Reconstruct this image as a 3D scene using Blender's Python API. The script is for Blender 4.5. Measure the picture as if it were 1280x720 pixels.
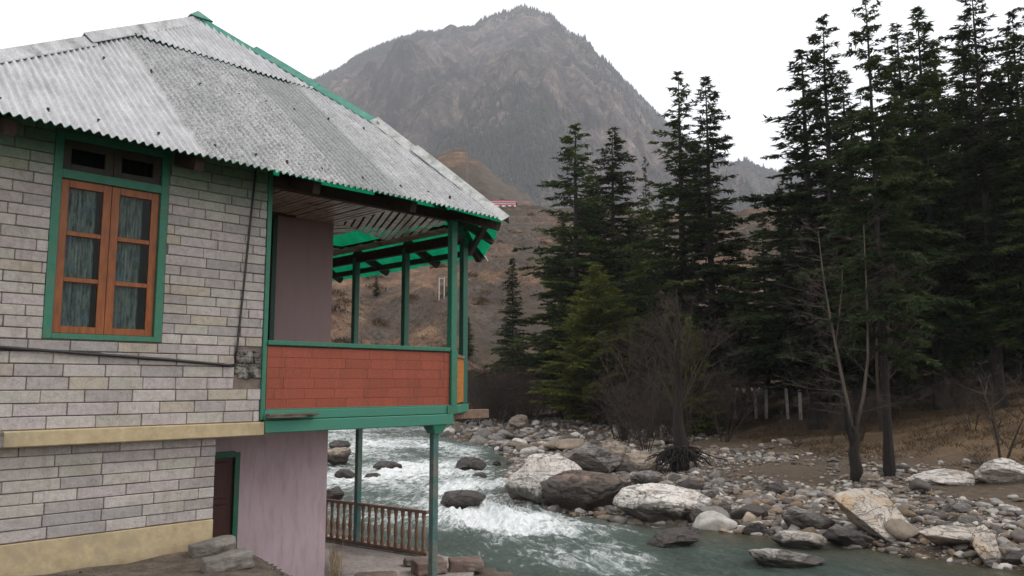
import bpy, math, random
import numpy as np
from mathutils import Vector, Matrix
R = math.radians
random.seed(7)
scene = bpy.context.scene
for o in list(bpy.data.objects): bpy.data.objects.remove(o)

# ------------------------------------------------------------------ camera
cam_data = bpy.data.cameras.new('camera'); cam = bpy.data.objects.new('camera', cam_data)
scene.collection.objects.link(cam); scene.camera = cam
cam_data.sensor_width = 36; cam_data.lens = 36*1001.6/1280
cam.location = (0, 0, 0); cam.rotation_euler = (R(90+6.78), 0, 0)
cam_data.clip_start = .05; cam_data.clip_end = 9000
# ------------------------------------------------------------------ light
SUN_EL, SUN_AZ = R(50), R(82)      # azimuth clockwise from +Y: high on the right, filtered by cloud
world = bpy.data.worlds.new('World'); scene.world = world; world.use_nodes = True
wn = world.node_tree.nodes; wl = world.node_tree.links; wn.clear()
sky = wn.new('ShaderNodeTexSky'); sky.sky_type = 'NISHITA'; sky.sun_disc = False
sky.sun_elevation = SUN_EL; sky.sun_rotation = SUN_AZ
mixn = wn.new('ShaderNodeMix'); mixn.data_type = 'RGBA'
mixn.inputs[0].default_value = .9
mixn.inputs[7].default_value = (14.6, 14.45, 14.5, 1)      # the white cloud deck
bg = wn.new('ShaderNodeBackground'); bg.inputs['Strength'].default_value = .1
wo = wn.new('ShaderNodeOutputWorld')
wl.new(sky.outputs[0], mixn.inputs[6]); wl.new(mixn.outputs[2], bg.inputs[0]); wl.new(bg.outputs[0], wo.inputs[0])
sd = bpy.data.lights.new('sun', 'SUN'); sd.energy = 1.25; sd.angle = R(14); sd.color = (1, .95, .88)
so = bpy.data.objects.new('sun', sd); scene.collection.objects.link(so)
sv = Vector((math.sin(SUN_AZ)*math.cos(SUN_EL), math.cos(SUN_AZ)*math.cos(SUN_EL), math.sin(SUN_EL)))
so.rotation_euler = sv.to_track_quat('Z', 'Y').to_euler()
scene.view_settings.view_transform = 'Standard'; scene.view_settings.look = 'None'
scene.view_settings.exposure = 0.0; scene.view_settings.gamma = 1
scene.render.engine = 'CYCLES'
cy = scene.cycles
cy.max_bounces = 5; cy.diffuse_bounces = 3; cy.glossy_bounces = 2; cy.transmission_bounces = 3
cy.transparent_max_bounces = 6; cy.volume_bounces = 1; cy.use_denoising = True
cy.caustics_reflective = False; cy.caustics_refractive = False
cy.sample_clamp_indirect = 5
HAZE_DENSITY = 1.3e-4

# ------------------------------------------------------------------ camera maths, only used to find where things stand
F_ = 1001.6; PIT = R(6.78)
def ray(px, py):
    dx = (px-640)/F_; dy = -(py-360)/F_
    return np.array([dx, math.cos(PIT)-dy*math.sin(PIT), math.sin(PIT)+dy*math.cos(PIT)])
YAW = R(44.58)
Uh = np.array([math.sin(YAW), math.cos(YAW)]); Vh = np.array([-math.cos(YAW), math.sin(YAW)])
S0 = np.array([-3.1145, 10.0])
def house_uv(x, y): return (x-S0[0])*Uh[0]+(y-S0[1])*Uh[1], (x-S0[0])*Vh[0]+(y-S0[1])*Vh[1]
def HW(u, v): return S0+u*Uh+v*Vh

# ------------------------------------------------------------------ numpy noise
def _hash(ix, iy, seed):
    h = (ix.astype(np.int64)*374761393 + iy.astype(np.int64)*668265263 + seed*974634777) & 0x7fffffff
    h = ((h ^ (h >> 13))*1274126177) & 0x7fffffff
    return ((h ^ (h >> 16)) & 0xffff)/65535.0
def vnoise(x, y, seed=0):
    x = np.asarray(x, float); y = np.asarray(y, float)
    ix = np.floor(x); iy = np.floor(y); fx = x-ix; fy = y-iy
    fx = fx*fx*(3-2*fx); fy = fy*fy*(3-2*fy)
    a = _hash(ix, iy, seed); b = _hash(ix+1, iy, seed); c = _hash(ix, iy+1, seed); d = _hash(ix+1, iy+1, seed)
    return (a+(b-a)*fx)*(1-fy)+(c+(d-c)*fx)*fy
def fbm(x, y, oct=5, seed=0, gain=.5):
    s = 0; a = 1; t = 0
    for k in range(oct):
        s = s+a*(vnoise(x, y, seed+k*17)-.5)*2; t += a; a *= gain; x = x*2.03+11.3; y = y*2.03+5.7
    return s/t
def ridged(x, y, oct=5, seed=0):
    s = 0; a = 1; t = 0
    for k in range(oct):
        s = s+a*(1-np.abs(vnoise(x, y, seed+k*13)*2-1)); t += a; a *= .52; x = x*2.1+3.1; y = y*2.1+7.9
    return s/t
def sstep(a, b, x):
    t = np.clip((x-a)/(b-a), 0, 1); return t*t*(3-2*t)

# ------------------------------------------------------------------ the lie of the land
RB = np.array([(70,6),(25,16),(13.1,22.3),(10.9,24.6),(8.3,26.9),(5.9,29.1),(3.8,29.9),(1.8,31.7),(0,33.4),(-.5,42.6),(0,50.9),(-1.3,63.4),(-4.5,70.3),(-6.7,77.8),(-8.3,95),(-20,125),(-50,160),(-110,190)], float)
LB = np.array([(70,-16),(32,-10),(16,-1),(12,3),(8,7),(5,10),(2.2,12.8),(0,15),(-2.6,17.8),(-9,30),(-13.5,42),(-20,58),(-25,68),(-29,76),(-34,92),(-48,118),(-75,140),(-120,160)], float)
def segdist(x, y, P):
    best = np.full(np.shape(x), 1e9)
    for a, b in zip(P[:-1], P[1:]):
        d = b-a; t = np.clip(((x-a[0])*d[0]+(y-a[1])*d[1])/(d@d), 0, 1)
        best = np.minimum(best, np.hypot(x-a[0]-t*d[0], y-a[1]-t*d[1]))
    return best
POLY = np.vstack([RB, LB[::-1]])
def inside(x, y):
    c = np.zeros(np.shape(x), bool)
    for a, b in zip(POLY, np.roll(POLY, -1, 0)):
        cond = ((a[1] > y) != (b[1] > y))
        xi = (b[0]-a[0])*(y-a[1])/(b[1]-a[1]+1e-12)+a[0]
        c ^= cond & (x < xi)
    return c
SKX = np.array([-2.2,-1.2,-.8,-.5,-.34,-.255,-.21,-.16,-.12,-.08,-.05,-.04,-.015,.015,.05,.075,.10,.12,.15,.18,.195,.23,.285,.32,.46,.66,1.2,2.2])
SKP = np.array([300,240,200,170,135,100,78,55,43,42,37,29,17,11,20,42,62,85,108,135,150,178,215,232,262,300,330,350])
SKT = [ (ray(640+X*1000/1.0, p)[2]/ray(640+X*1000/1.0, p)[1]) for X, p in zip(SKX*0+0, SKP)]
SKT = np.array(SKT)
def G_near(x, y):
    d_r = segdist(x, y, RB); d_l = segdist(x, y, LB); ins = inside(x, y)
    u, v = house_uv(x, y)
    right = (d_r < d_l)
    prof = np.interp(d_r, [0,1,5,13,20,32,40,60,80,120,200], [-5.05,-4.9,-4.7,-4.3,-3.6,-1.7,-.7,.3,2.5,14,40])
    prof = prof+fbm(x*.5, y*.5, 3, 3)*.16*sstep(0, 4, d_r)+fbm(x*.12, y*.12, 3, 5)*.5*sstep(8, 25, d_r)
    zg = -1.93-1.12*sstep(-.35, 1.5, u+.25*np.clip(-v, 0, 6))+fbm(x*1.7, y*1.7, 4, 9)*.05
    zg = np.where((u > -.45) & (v > .9), -3.05, zg)
    zg = np.where((u > 1.6), -3.05+fbm(x*2, y*2, 2, 4)*.01, zg)
    lf = np.interp(d_l, [0,.15,.9,1.2], [-5.6,-5.2,-3.3,0]); near = np.where(d_l < 1.1, np.minimum(zg, np.where(d_l < .9, lf, zg)), zg)
    far = np.interp(d_l, [0,2,6,20,60,150], [-5.1,-4.6,-3.6,.5,14,50])+fbm(x*.2, y*.2, 4, 8)*.8*sstep(1, 12, d_l)
    w = sstep(19, 27, y)
    left = near*(1-w)+far*w
    z = np.where(right, prof, left)
    bed = -5.5-.25*np.minimum(np.minimum(d_r, d_l), 3)
    return np.where(ins, bed, z)
def G_hill(x, y):
    X = x/np.maximum(y, 1)
    t = np.clip((y-104)/(178), 0, 1)
    crest = np.interp(X, [-1.5,-.5,-.25,-.1,.05,.3,.8,1.5], [120,95,74,69,68,68,80,110])
    z = -7+crest*(t**.85)+(fbm(x*.03, y*.03, 5, 21)*9+ridged(x*.045, y*.045, 4, 23)*7-4)*np.sin(np.clip(t,0,1)*math.pi)**.6
    z = z+fbm(x*.25, y*.25, 3, 29)*.9*sstep(0,.1,t)
    step = 4.0; q = z/step+fbm(x*.02, y*.02, 2, 31)*.8; zt = (np.floor(q)+sstep(.1, .5, q-np.floor(q)))*step
    z = z+(zt-q*step)*.55*sstep(.35, .6, t)
    after = np.clip((y-282)/120, 0, 1)
    z = np.where(y > 282, (crest-7)-3*after+fbm(x*.03, y*.03, 3, 4)*1.2, z)
    # terraced fields behind
    b = (80*np.clip(1-np.sqrt((X+.058)**2+.0016)/np.where(X > -.058, .19, .26), 0, 1)+14+14*fbm(X*11, y*.006, 4, 88))*sstep(310, 500, y)*(1-.3*sstep(500, 620, y))
    q2 = b/5.5+fbm(x*.02, y*.02, 3, 37)*.5
    bt = (np.floor(q2)+sstep(.2, .75, q2-np.floor(q2)))*5.5
    bb = b*.35+bt*.65
    z = z+np.where(y > 310, bb+fbm(x*.05, y*.05, 3, 41)*1.2, 0)
    return np.where(y < 96, -9, z)
def G_mtn(x, y):
    X = x/np.maximum(y, 1)
    crest = np.interp(X, SKX, SKT)
    s = (y-640)/860.0
    yc = 1500.0
    zc = crest*yc
    z0 = 40.0
    sc = np.clip(s, 0, 1)
    g = sc**.95
    amp = np.sin(np.clip(sc, 0, 1)*math.pi)**.7
    wx = x+60*fbm(x*.004, y*.004, 3, 57); wy = y+60*fbm(x*.004+9, y*.004, 3, 58)
    rd = ridged(wx*.0042, wy*.0022, 6, 51)-.55
    rd2 = ridged(wx*.017, wy*.010, 5, 53)-.55
    z = z0+(zc-z0)*g + rd*200*amp + rd2*62*(amp+.12)+fbm(x*.05, y*.05, 4, 55)*7
    back = np.clip((y-1500)/700, 0, 1)
    z = np.where(y > 1500, zc*(1-.75*back**1.3)+rd2*40*.12+fbm(x*.05, y*.05, 4, 55)*7, z)
    return np.where(y < 560, -20, z)
def G_far(x, y): return 2*G_mtn(x/2, y/2)
def G_all(x, y):
    x = np.asarray(x, float); y = np.asarray(y, float)
    return np.where(y < 200, np.maximum(G_near(x, y), G_hill(x, y)), np.maximum(G_hill(x, y), G_far(x, y)))
def hit(px, py, tmin=5, tmax=2500):
    d = ray(px, py); t = np.geomspace(tmin, tmax, 6000)
    z = d[2]*t; h = G_all(d[0]*t, d[1]*t); k = np.nonzero(z < h)[0]
    if not len(k): return None
    k = k[0]; return Vector((d[0]*t[k], d[1]*t[k], h[k]))
def at_depth(px, Z):      # ground point in the direction of a column, Z metres ahead
    x = (px-640)/F_*Z*1.0; return Vector((x, Z, float(G_all(x, Z))))

# ------------------------------------------------------------------ materials
def newmat(name):
    m = bpy.data.materials.new(name); m.use_nodes = True
    nt = m.node_tree; nt.nodes.clear()
    out = nt.nodes.new('ShaderNodeOutputMaterial'); b = nt.nodes.new('ShaderNodeBsdfPrincipled')
    nt.links.new(b.outputs[0], out.inputs[0]); return m, nt, b
def N(nt, t, **kw):
    n = nt.nodes.new('ShaderNode'+t)
    for k, v in kw.items():
        if k.startswith('i_'): n.inputs[int(k[2:]) if k[2:].isdigit() else k[2:]].default_value = v
        else: setattr(n, k, v)
    return n
def coord(nt, scale=(1, 1, 1), kind='Object', rot=(0, 0, 0)):
    if kind == 'World': tc = N(nt, 'NewGeometry'); src = tc.outputs['Position']
    else: tc = N(nt, 'TexCoord'); src = tc.outputs[kind]
    mp = N(nt, 'Mapping'); mp.inputs['Scale'].default_value = scale; mp.inputs['Rotation'].default_value = rot
    nt.links.new(src, mp.inputs[0]); return mp.outputs[0]
def noise(nt, vec, scale, detail=5, rough=.6, dist=0):
    n = N(nt, 'TexNoise'); n.inputs['Scale'].default_value = scale; n.inputs['Detail'].default_value = detail
    n.inputs['Roughness'].default_value = rough; n.inputs['Distortion'].default_value = dist
    nt.links.new(vec, n.inputs['Vector']); return n.outputs['Fac']
def ramp(nt, fac, stops):
    r = N(nt, 'ValToRGB'); el = r.color_ramp.elements
    while len(el) > 1: el.remove(el[-1])
    for i, (p, c) in enumerate(stops):
        e = el[0] if i == 0 else el.new(p)
        e.position = p; e.color = (*c, 1) if len(c) == 3 else c
    nt.links.new(fac, r.inputs[0]); return r.outputs[0]
def mix(nt, fac, a, b, mode='MIX'):
    m = N(nt, 'Mix', data_type='RGBA', blend_type=mode)
    for s, x in ((0, fac), (6, a), (7, b)):
        if isinstance(x, (int, float)): m.inputs[s].default_value = x
        elif isinstance(x, tuple): m.inputs[s].default_value = (*x, 1) if len(x) == 3 else x
        else: nt.links.new(x, m.inputs[s])
    return m.outputs[2]
def math_(nt, op, a, b=0.0, c=None):
    m = N(nt, 'Math', operation=op)
    for s, x in ((0, a), (1, b), (2, c)):
        if x is None: continue
        if isinstance(x, (int, float)): m.inputs[s].default_value = x
        else: nt.links.new(x, m.inputs[s])
    return m.outputs[0]
def bump(nt, b, h, strength=.5, dist=.01):
    n = N(nt, 'Bump'); n.inputs['Strength'].default_value = strength; n.inputs['Distance'].default_value = dist
    nt.links.new(h, n.inputs['Height']); nt.links.new(n.outputs[0], b.inputs['Normal'])
def attr(nt, name, out='Color'):
    a = N(nt, 'Attribute', attribute_name=name); return a.outputs[out]
def simple(name, c1, c2, scale=6, rough=.8, c3=None, stretch=(1, 1, 1), bs=.3, bd=.01, lo=.3, hi=.7, fine=None):
    m, nt, b = newmat(name)
    v = coord(nt, stretch); f = noise(nt, v, scale, 6)
    st = [(lo, c1), (hi, c2)]
    col = ramp(nt, f, st)
    if c3 is not None:
        f2 = noise(nt, v, scale*.37, 5, .7, .5); k = ramp(nt, f2, [(.52, (0, 0, 0)), (.66, (1, 1, 1))])
        col = mix(nt, k, col, c3)
    if fine:
        f3 = noise(nt, v, scale*9, 4, .7); col = mix(nt, fine, col, ramp(nt, f3, [(.3, (.1, .1, .1)), (.7, (.95, .95, .95))]), 'OVERLAY')
    nt.links.new(col, b.inputs['Base Color']); b.inputs['Roughness'].default_value = rough
    bump(nt, b, noise(nt, v, scale*4, 6, .7), bs, bd)
    return m
M = {}
def paint(name, c, worn, rough=.55, amount=.6, grain=(1, 1, 1), lo=.55):   # painted timber, the paint worn and dirty in places
    m, nt, b = newmat(name); v = coord(nt, grain)
    f = noise(nt, v, 3, 6, .7, .3); f2 = noise(nt, v, 22, 5, .75)
    col = mix(nt, ramp(nt, f2, [(.3, (0, 0, 0)), (.75, (1, 1, 1))]), tuple(x*.72 for x in c), tuple(min(1, x*1.15) for x in c))
    w = math_(nt, 'MULTIPLY', ramp(nt, f, [(lo, (0, 0, 0)), (lo+.17, (1, 1, 1))]), ramp(nt, f2, [(lo-.13, (0, 0, 0)), (.6, (1, 1, 1))]))
    col = mix(nt, math_(nt, 'MULTIPLY', w, amount), col, worn)
    nt.links.new(col, b.inputs['Base Color']); b.inputs['Roughness'].default_value = rough
    bump(nt, b, f2, .35, .004); return m
M['green'] = paint('green_paint', (.03, .18, .11), (.12, .12, .09), lo=.5)
M['green_post'] = paint('green_post_paint', (.03, .13, .09), (.12, .13, .1))
M['teal_post'] = paint('teal_post_paint', (.045, .15, .135), (.19, .165, .14), amount=1.0, lo=.42)
M['teal'] = paint('teal_beam_paint', (.045, .235, .16), (.12, .12, .09), grain=(1, 3, 9), lo=.5)
M['dark_green'] = paint('dark_green_paint', (.012, .06, .04), (.05, .05, .04))
M['brown_wood'] = simple('varnished_wood', (.16, .04, .006), (.32, .09, .013), 5, .45, stretch=(6, 6, 1), bs=.2)
M['transom_wood'] = simple('transom_wood', (.028, .02, .014), (.05, .045, .03), 6, .6, stretch=(1, 1, 1))
M['dark_wood'] = simple('dark_wood', (.022, .012, .009), (.06, .032, .022), 6, .75, stretch=(4, 4, 1), bs=.3)
M['door_wood'] = simple('door_wood', (.05, .012, .008), (.09, .022, .012), 6, .5, stretch=(6, 6, 1))
M['rail_wood'] = simple('rail_wood', (.14, .085, .055), (.28, .18, .125), 9, .7, stretch=(1, 1, 1), bs=.3)
M['plank'] = simple('grey_plank', (.07, .05, .035), (.2, .16, .12), 5, .9, stretch=(1, 6, 6))
M['pink'] = None
m, nt, b = newmat('pink_plaster'); v = coord(nt)
f = noise(nt, v, 1.6, 6, .65); f2 = noise(nt, coord(nt, (3, 3, .5)), 3, 5, .7)
c = mix(nt, ramp(nt, f, [(.3, (0, 0, 0)), (.7, (1, 1, 1))]), (.62, .47, .51), (.70, .55, .595))
c = mix(nt, ramp(nt, f2, [(.48, (0, 0, 0)), (.75, (.55, .55, .55))]), c, (.33, .25, .24))
sp_n = N(nt, 'SeparateXYZ'); nt.links.new(v, sp_n.inputs[0])      # verandah shade painted into the upper storey as a darker brown
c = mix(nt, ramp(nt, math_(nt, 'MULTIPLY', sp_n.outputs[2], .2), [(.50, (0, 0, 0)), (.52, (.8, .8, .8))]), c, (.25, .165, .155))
f5 = noise(nt, v, 4.5, 6, .8, 1.5); c = mix(nt, ramp(nt, f5, [(.68, (0, 0, 0)), (.7, (.5, .5, .5))]), c, (.3, .22, .22))
nt.links.new(c, b.inputs['Base Color']); b.inputs['Roughness'].default_value = .85
bump(nt, b, noise(nt, v, 40, 5, .7), .35, .003); M['pink'] = m
def yellow():
    m, nt, b = newmat('yellow_plaster'); v = coord(nt)
    f = noise(nt, v, 2.2, 6, .7, .4); f2 = noise(nt, v, 9, 6, .7)
    c = ramp(nt, f2, [(.25, (.36, .28, .16)), (.6, (.5, .40, .245)), (.8, (.56, .47, .31))])
    c = mix(nt, ramp(nt, f, [(.52, (0, 0, 0)), (.64, (1, 1, 1))]), c, (.36, .3, .2))
    # earth splashed on the lowest part
    g = N(nt, 'NewGeometry'); sp = N(nt, 'SeparateXYZ'); nt.links.new(g.outputs['Position'], sp.inputs[0])
    h = math_(nt, 'ADD', sp.outputs[2], math_(nt, 'MULTIPLY', f, .9))
    k = ramp(nt, math_(nt, 'ADD', h, 2.35), [(.7, (1, 1, 1)), (.98, (0, 0, 0))])
    c = mix(nt, math_(nt, 'MULTIPLY', k, .75), c, (.13, .1, .07))
    nt.links.new(c, b.inputs['Base Color']); b.inputs['Roughness'].default_value = .9
    bump(nt, b, noise(nt, v, 25, 6, .7), .5, .005); return m
M['yellow'] = yellow()
def stone_wall():
    m, nt, b = newmat('dressed_stone'); v = coord(nt)
    base = attr(nt, 'tint'); f = noise(nt, v, 14, 7, .7, .6); f2 = noise(nt, v, 60, 5, .7); f3 = noise(nt, v, 1.1, 5, .6)
    c = mix(nt, 1.0, base, ramp(nt, f, [(.25, (.68, .66, .64)), (.5, (.98, .97, .96)), (.75, (1.2, 1.18, 1.14))]), 'MULTIPLY')
    c = mix(nt, .25, c, ramp(nt, f2, [(.3, (.2, .2, .2)), (.7, (.8, .8, .8))]), 'OVERLAY')
    c = mix(nt, ramp(nt, f3, [(.5, (0, 0, 0)), (.72, (.5, .5, .5))]), c, (.2, .165, .13))
    fs = noise(nt, coord(nt, (5, 5, .5)), 1.6, 5, .7); c = mix(nt, ramp(nt, fs, [(.56, (0, 0, 0)), (.7, (.35, .35, .35))]), c, (.15, .12, .10))
    fe = noise(nt, v, 30, 3, .6); c = mix(nt, ramp(nt, fe, [(.68, (0, 0, 0)), (.72, (.5, .5, .5))]), c, (.14, .11, .09))
    nt.links.new(c, b.inputs['Base Color']); b.inputs['Roughness'].default_value = .85
    bump(nt, b, math_(nt, 'ADD', f, math_(nt, 'MULTIPLY', f2, .4)), .9, .012); return m
M['stone'] = stone_wall()
M['mortar'] = simple('mortar', (.13, .10, .085), (.22, .175, .15), 12, .95, bs=.5)
M['cement'] = simple('rough_cement', (.03, .027, .025), (.3, .28, .25), 9, .95, bs=1, bd=.02, lo=.42, hi=.62)
M['core'] = simple('interior_plaster', (.3, .27, .25), (.36, .33, .3), 5, .9)
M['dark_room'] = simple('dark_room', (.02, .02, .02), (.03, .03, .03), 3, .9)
def red_tile():
    m, nt, b = newmat('red_slate_panel'); v = coord(nt)
    f = noise(nt, v, 2.5, 5, .6); f2 = noise(nt, v, 30, 5, .7); f3 = noise(nt, v, 9, 5, .75, .5)
    c = mix(nt, .5, mix(nt, f, (.22, .044, .02), (.34, .075, .035)), attr(nt, 'tint'))
    c = mix(nt, .45, c, ramp(nt, f2, [(.3, (.25, .25, .25)), (.7, (.7, .7, .7))]), 'OVERLAY')
    fs = noise(nt, coord(nt, (6, 6, .6)), 1.5, 5, .7); c = mix(nt, ramp(nt, fs, [(.5, (0, 0, 0)), (.72, (.45, .45, .45))]), c, (.12, .04, .025))
    c = mix(nt, ramp(nt, f3, [(.7, (0, 0, 0)), (.76, (.5, .5, .5))]), c, (.5, .35, .3))
    nt.links.new(c, b.inputs['Base Color']); b.inputs['Roughness'].default_value = .7
    bump(nt, b, f2, .2, .003); return m
M['red'] = red_tile()
def roof_mat():
    m, nt, b = newmat('fibre_cement_roof'); v = coord(nt)
    t = attr(nt, 'tint'); sep = N(nt, 'SeparateColor'); nt.links.new(t, sep.inputs[0])
    val, spk, gr = sep.outputs[0], sep.outputs[1], sep.outputs[2]
    f = noise(nt, v, 26, 7, .8, .4); f2 = noise(nt, v, 3.2, 6, .7); f3 = noise(nt, coord(nt, (10, .8, .8)), 2.0, 5, .7); f4 = noise(nt, v, 75, 4, .7)
    sp = ramp(nt, f, [(.47, (0, 0, 0)), (.56, (1, 1, 1))])
    clean = mix(nt, ramp(nt, f2, [(.3, (0, 0, 0)), (.7, (1, 1, 1))]), (.42, .42, .435), (.62, .62, .63))
    moss = mix(nt, ramp(nt, f2, [(.35, (0, 0, 0)), (.65, (1, 1, 1))]), (.15, .155, .15), (.25, .25, .235))
    c = mix(nt, math_(nt, 'MULTIPLY', sp, spk), clean, moss)
    c = mix(nt, math_(nt, 'MULTIPLY', ramp(nt, f3, [(.42, (0, 0, 0)), (.62, (1, 1, 1))]), .6), c, mix(nt, .5, c, (.12, .12, .12)))
    c = mix(nt, math_(nt, 'SUBTRACT', 1.0, val), c, (.15, .165, .155))
    c = mix(nt, .35, c, ramp(nt, f4, [(.3, (.25, .25, .25)), (.7, (.75, .75, .75))]), 'OVERLAY')
    dots = noise(nt, v, 7.5, 2, .5); c = mix(nt, ramp(nt, dots, [(.775, (0, 0, 0)), (.79, (1, 1, 1))]), c, (.05, .05, .05))
    nt.links.new(c, b.inputs['Base Color']); b.inputs['Roughness'].default_value = .85
    bump(nt, b, f, .5, .008); return m
M['roof'] = roof_mat()
M['roof_under'] = simple('green_painted_underside', (.015, .5, .27), (.04, .7, .42), 4, .5, stretch=(1, 1, 1), bs=.2)
def green_sheet():
    m, nt, b = newmat('translucent_green_sheet'); v = coord(nt); f = noise(nt, v, 3, 5, .7)
    c = ramp(nt, f, [(.3, (.01, .30, .15)), (.7, (.025, .45, .24))]); nt.links.new(c, b.inputs['Base Color']); b.inputs['Roughness'].default_value = .4
    t = N(nt, 'BsdfTranslucent'); nt.links.new(ramp(nt, f, [(.3, (.003, .27, .12)), (.7, (.012, .45, .22))]), t.inputs[0]); ms = N(nt, 'MixShader'); ms.inputs[0].default_value = .5
    nt.links.new(b.outputs[0], ms.inputs[1]); nt.links.new(t.outputs[0], ms.inputs[2]); nt.links.new(ms.outputs[0], [n for n in nt.nodes if n.type == 'OUTPUT_MATERIAL'][0].inputs[0]); return m
M['green_sheet'] = green_sheet()
M['ridge'] = simple('white_ridge_cap', (.42, .42, .43), (.68, .68, .69), 5, .8, c3=(.25, .25, .25), fine=.3)
M['ridge_grey2'] = simple('grey_ridge_cap', (.3, .3, .31), (.52, .52, .53), 5, .85, c3=(.2, .2, .2), fine=.3)
M['ridge_green'] = simple('green_ridge_cap', (.03, .16, .12), (.09, .3, .23), 5, .7, c3=(.15, .2, .17))
M['ridge_grey'] = simple('weathered_ridge_cap', (.3, .31, .3), (.5, .51, .49), 8, .85, c3=(.2, .21, .2), fine=.5)
M['ceiling'] = simple('ceiling_boards', (.6, .42, .36), (.9, .74, .67), 7, .35, stretch=(1, 1, 1), c3=(.3, .2, .17))
M['orange'] = simple('orange_lattice', (.4, .13, .02), (.55, .22, .04), 8, .6)
M['cable'] = simple('black_cable', (.015, .013, .016), (.03, .027, .03), 8, .5)
M['curtain'] = None
m, nt, b = newmat('patterned_curtain'); v = coord(nt, (9, 1, 1.3))
f = noise(nt, v, 4, 5, .6); f2 = noise(nt, coord(nt), 14, 4, .6, 1.0)
c = ramp(nt, f, [(.35, (.08, .10, .10)), (.47, (.2, .22, .21)), (.58, (.42, .42, .38)), (.68, (.12, .16, .18))])
c = mix(nt, ramp(nt, f2, [(.55, (0, 0, 0)), (.62, (.6, .6, .6))]), c, (.2, .3, .5))
nt.links.new(c, b.inputs['Base Color']); b.inputs['Roughness'].default_value = .9; M['curtain'] = m
m, nt, b = newmat('window_glass'); nt.nodes.remove(b); tb = N(nt, 'BsdfTransparent'); tb.inputs[0].default_value = (.8, .86, .84, 1); gb = N(nt, 'BsdfGlossy'); gb.inputs['Roughness'].default_value = .04
frn = N(nt, 'Fresnel'); frn.inputs[0].default_value = 1.22; ms = N(nt, 'MixShader'); nt.links.new(frn.outputs[0], ms.inputs[0]); nt.links.new(tb.outputs[0], ms.inputs[1]); nt.links.new(gb.outputs[0], ms.inputs[2])
nt.links.new(ms.outputs[0], [n for n in nt.nodes if n.type == 'OUTPUT_MATERIAL'][0].inputs[0]); M['glass'] = m
M['block'] = simple('concrete_block', (.13, .115, .1), (.27, .245, .22), 7, .95, c3=(.1, .085, .07), bs=.8, bd=.02)
M['brown_block'] = simple('brown_cut_stone', (.13, .085, .07), (.24, .175, .15), 6, .95, c3=(.3, .26, .23), bs=.8, bd=.02)
M['terrace'] = simple('worn_concrete', (.24, .205, .185), (.4, .35, .32), 1.3, .9, c3=(.15, .13, .115), fine=.35, bs=.4)
M['bark_dark'] = simple('dark_bark', (.008, .006, .005), (.028, .021, .016), 4, .95, stretch=(3, 3, .6), bs=1, bd=.05)
M['bark_pale'] = simple('pale_bark', (.045, .034, .027), (.115, .09, .072), 3, .9, stretch=(3, 3, .6), bs=.6, bd=.02)
M['twig'] = simple('bare_twigs', (.022, .015, .011), (.055, .038, .026), 1.2, .95)
M['post_white'] = simple('concrete_post', (.36, .34, .3), (.6, .57, .52), 3, .9)
def foliage(name, a, c_, d, tr=.12):
    m, nt, b = newmat(name); oi = N(nt, 'ObjectInfo')
    f = noise(nt, coord(nt, kind='World'), .55, 4, .6); f2 = noise(nt, coord(nt, kind='World'), 6, 3, .6)
    s = math_(nt, 'ADD', math_(nt, 'MULTIPLY', f, .7), math_(nt, 'MULTIPLY', f2, .3))
    col = ramp(nt, s, [(.36, a), (.5, c_), (.64, d)])
    hs = N(nt, 'HueSaturation'); nt.links.new(col, hs.inputs['Color'])
    nt.links.new(math_(nt, 'MULTIPLY_ADD', oi.outputs['Random'], .5, .75), hs.inputs['Value'])
    nt.links.new(math_(nt, 'MULTIPLY_ADD', oi.outputs['Random'], .035, .485), hs.inputs['Hue'])
    nt.links.new(hs.outputs[0], b.inputs['Base Color']); b.inputs['Roughness'].default_value = .85
    b.inputs['Specular IOR Level'].default_value = .2
    t = N(nt, 'BsdfTranslucent'); nt.links.new(hs.outputs[0], t.inputs[0]); ms = N(nt, 'MixShader'); ms.inputs[0].default_value = .35
    nt.links.new(b.outputs[0], ms.inputs[1]); nt.links.new(t.outputs[0], ms.inputs[2]); nt.links.new(ms.outputs[0], [n for n in nt.nodes if n.type == 'OUTPUT_MATERIAL'][0].inputs[0])
    return m
M['cedar'] = foliage('cedar_needles', (.018, .028, .008), (.042, .058, .015), (.080, .095, .026))
M['cedar_blue'] = foliage('blue_cedar_needles', (.016, .026, .010), (.036, .050, .019), (.066, .080, .032))
M['olive'] = foliage('olive_needles', (.026, .042, .010), (.058, .082, .018), (.11, .135, .032))
M['young'] = foliage('young_pine_needles', (.08, .105, .02), (.15, .18, .035), (.27, .29, .06))
M['scrub'] = foliage('scrub_leaves', (.04, .025, .013), (.08, .05, .025), (.13, .085, .04))
M['scrub_green'] = foliage('green_scrub_leaves', (.03, .035, .018), (.05, .056, .026), (.085, .085, .04))

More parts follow.
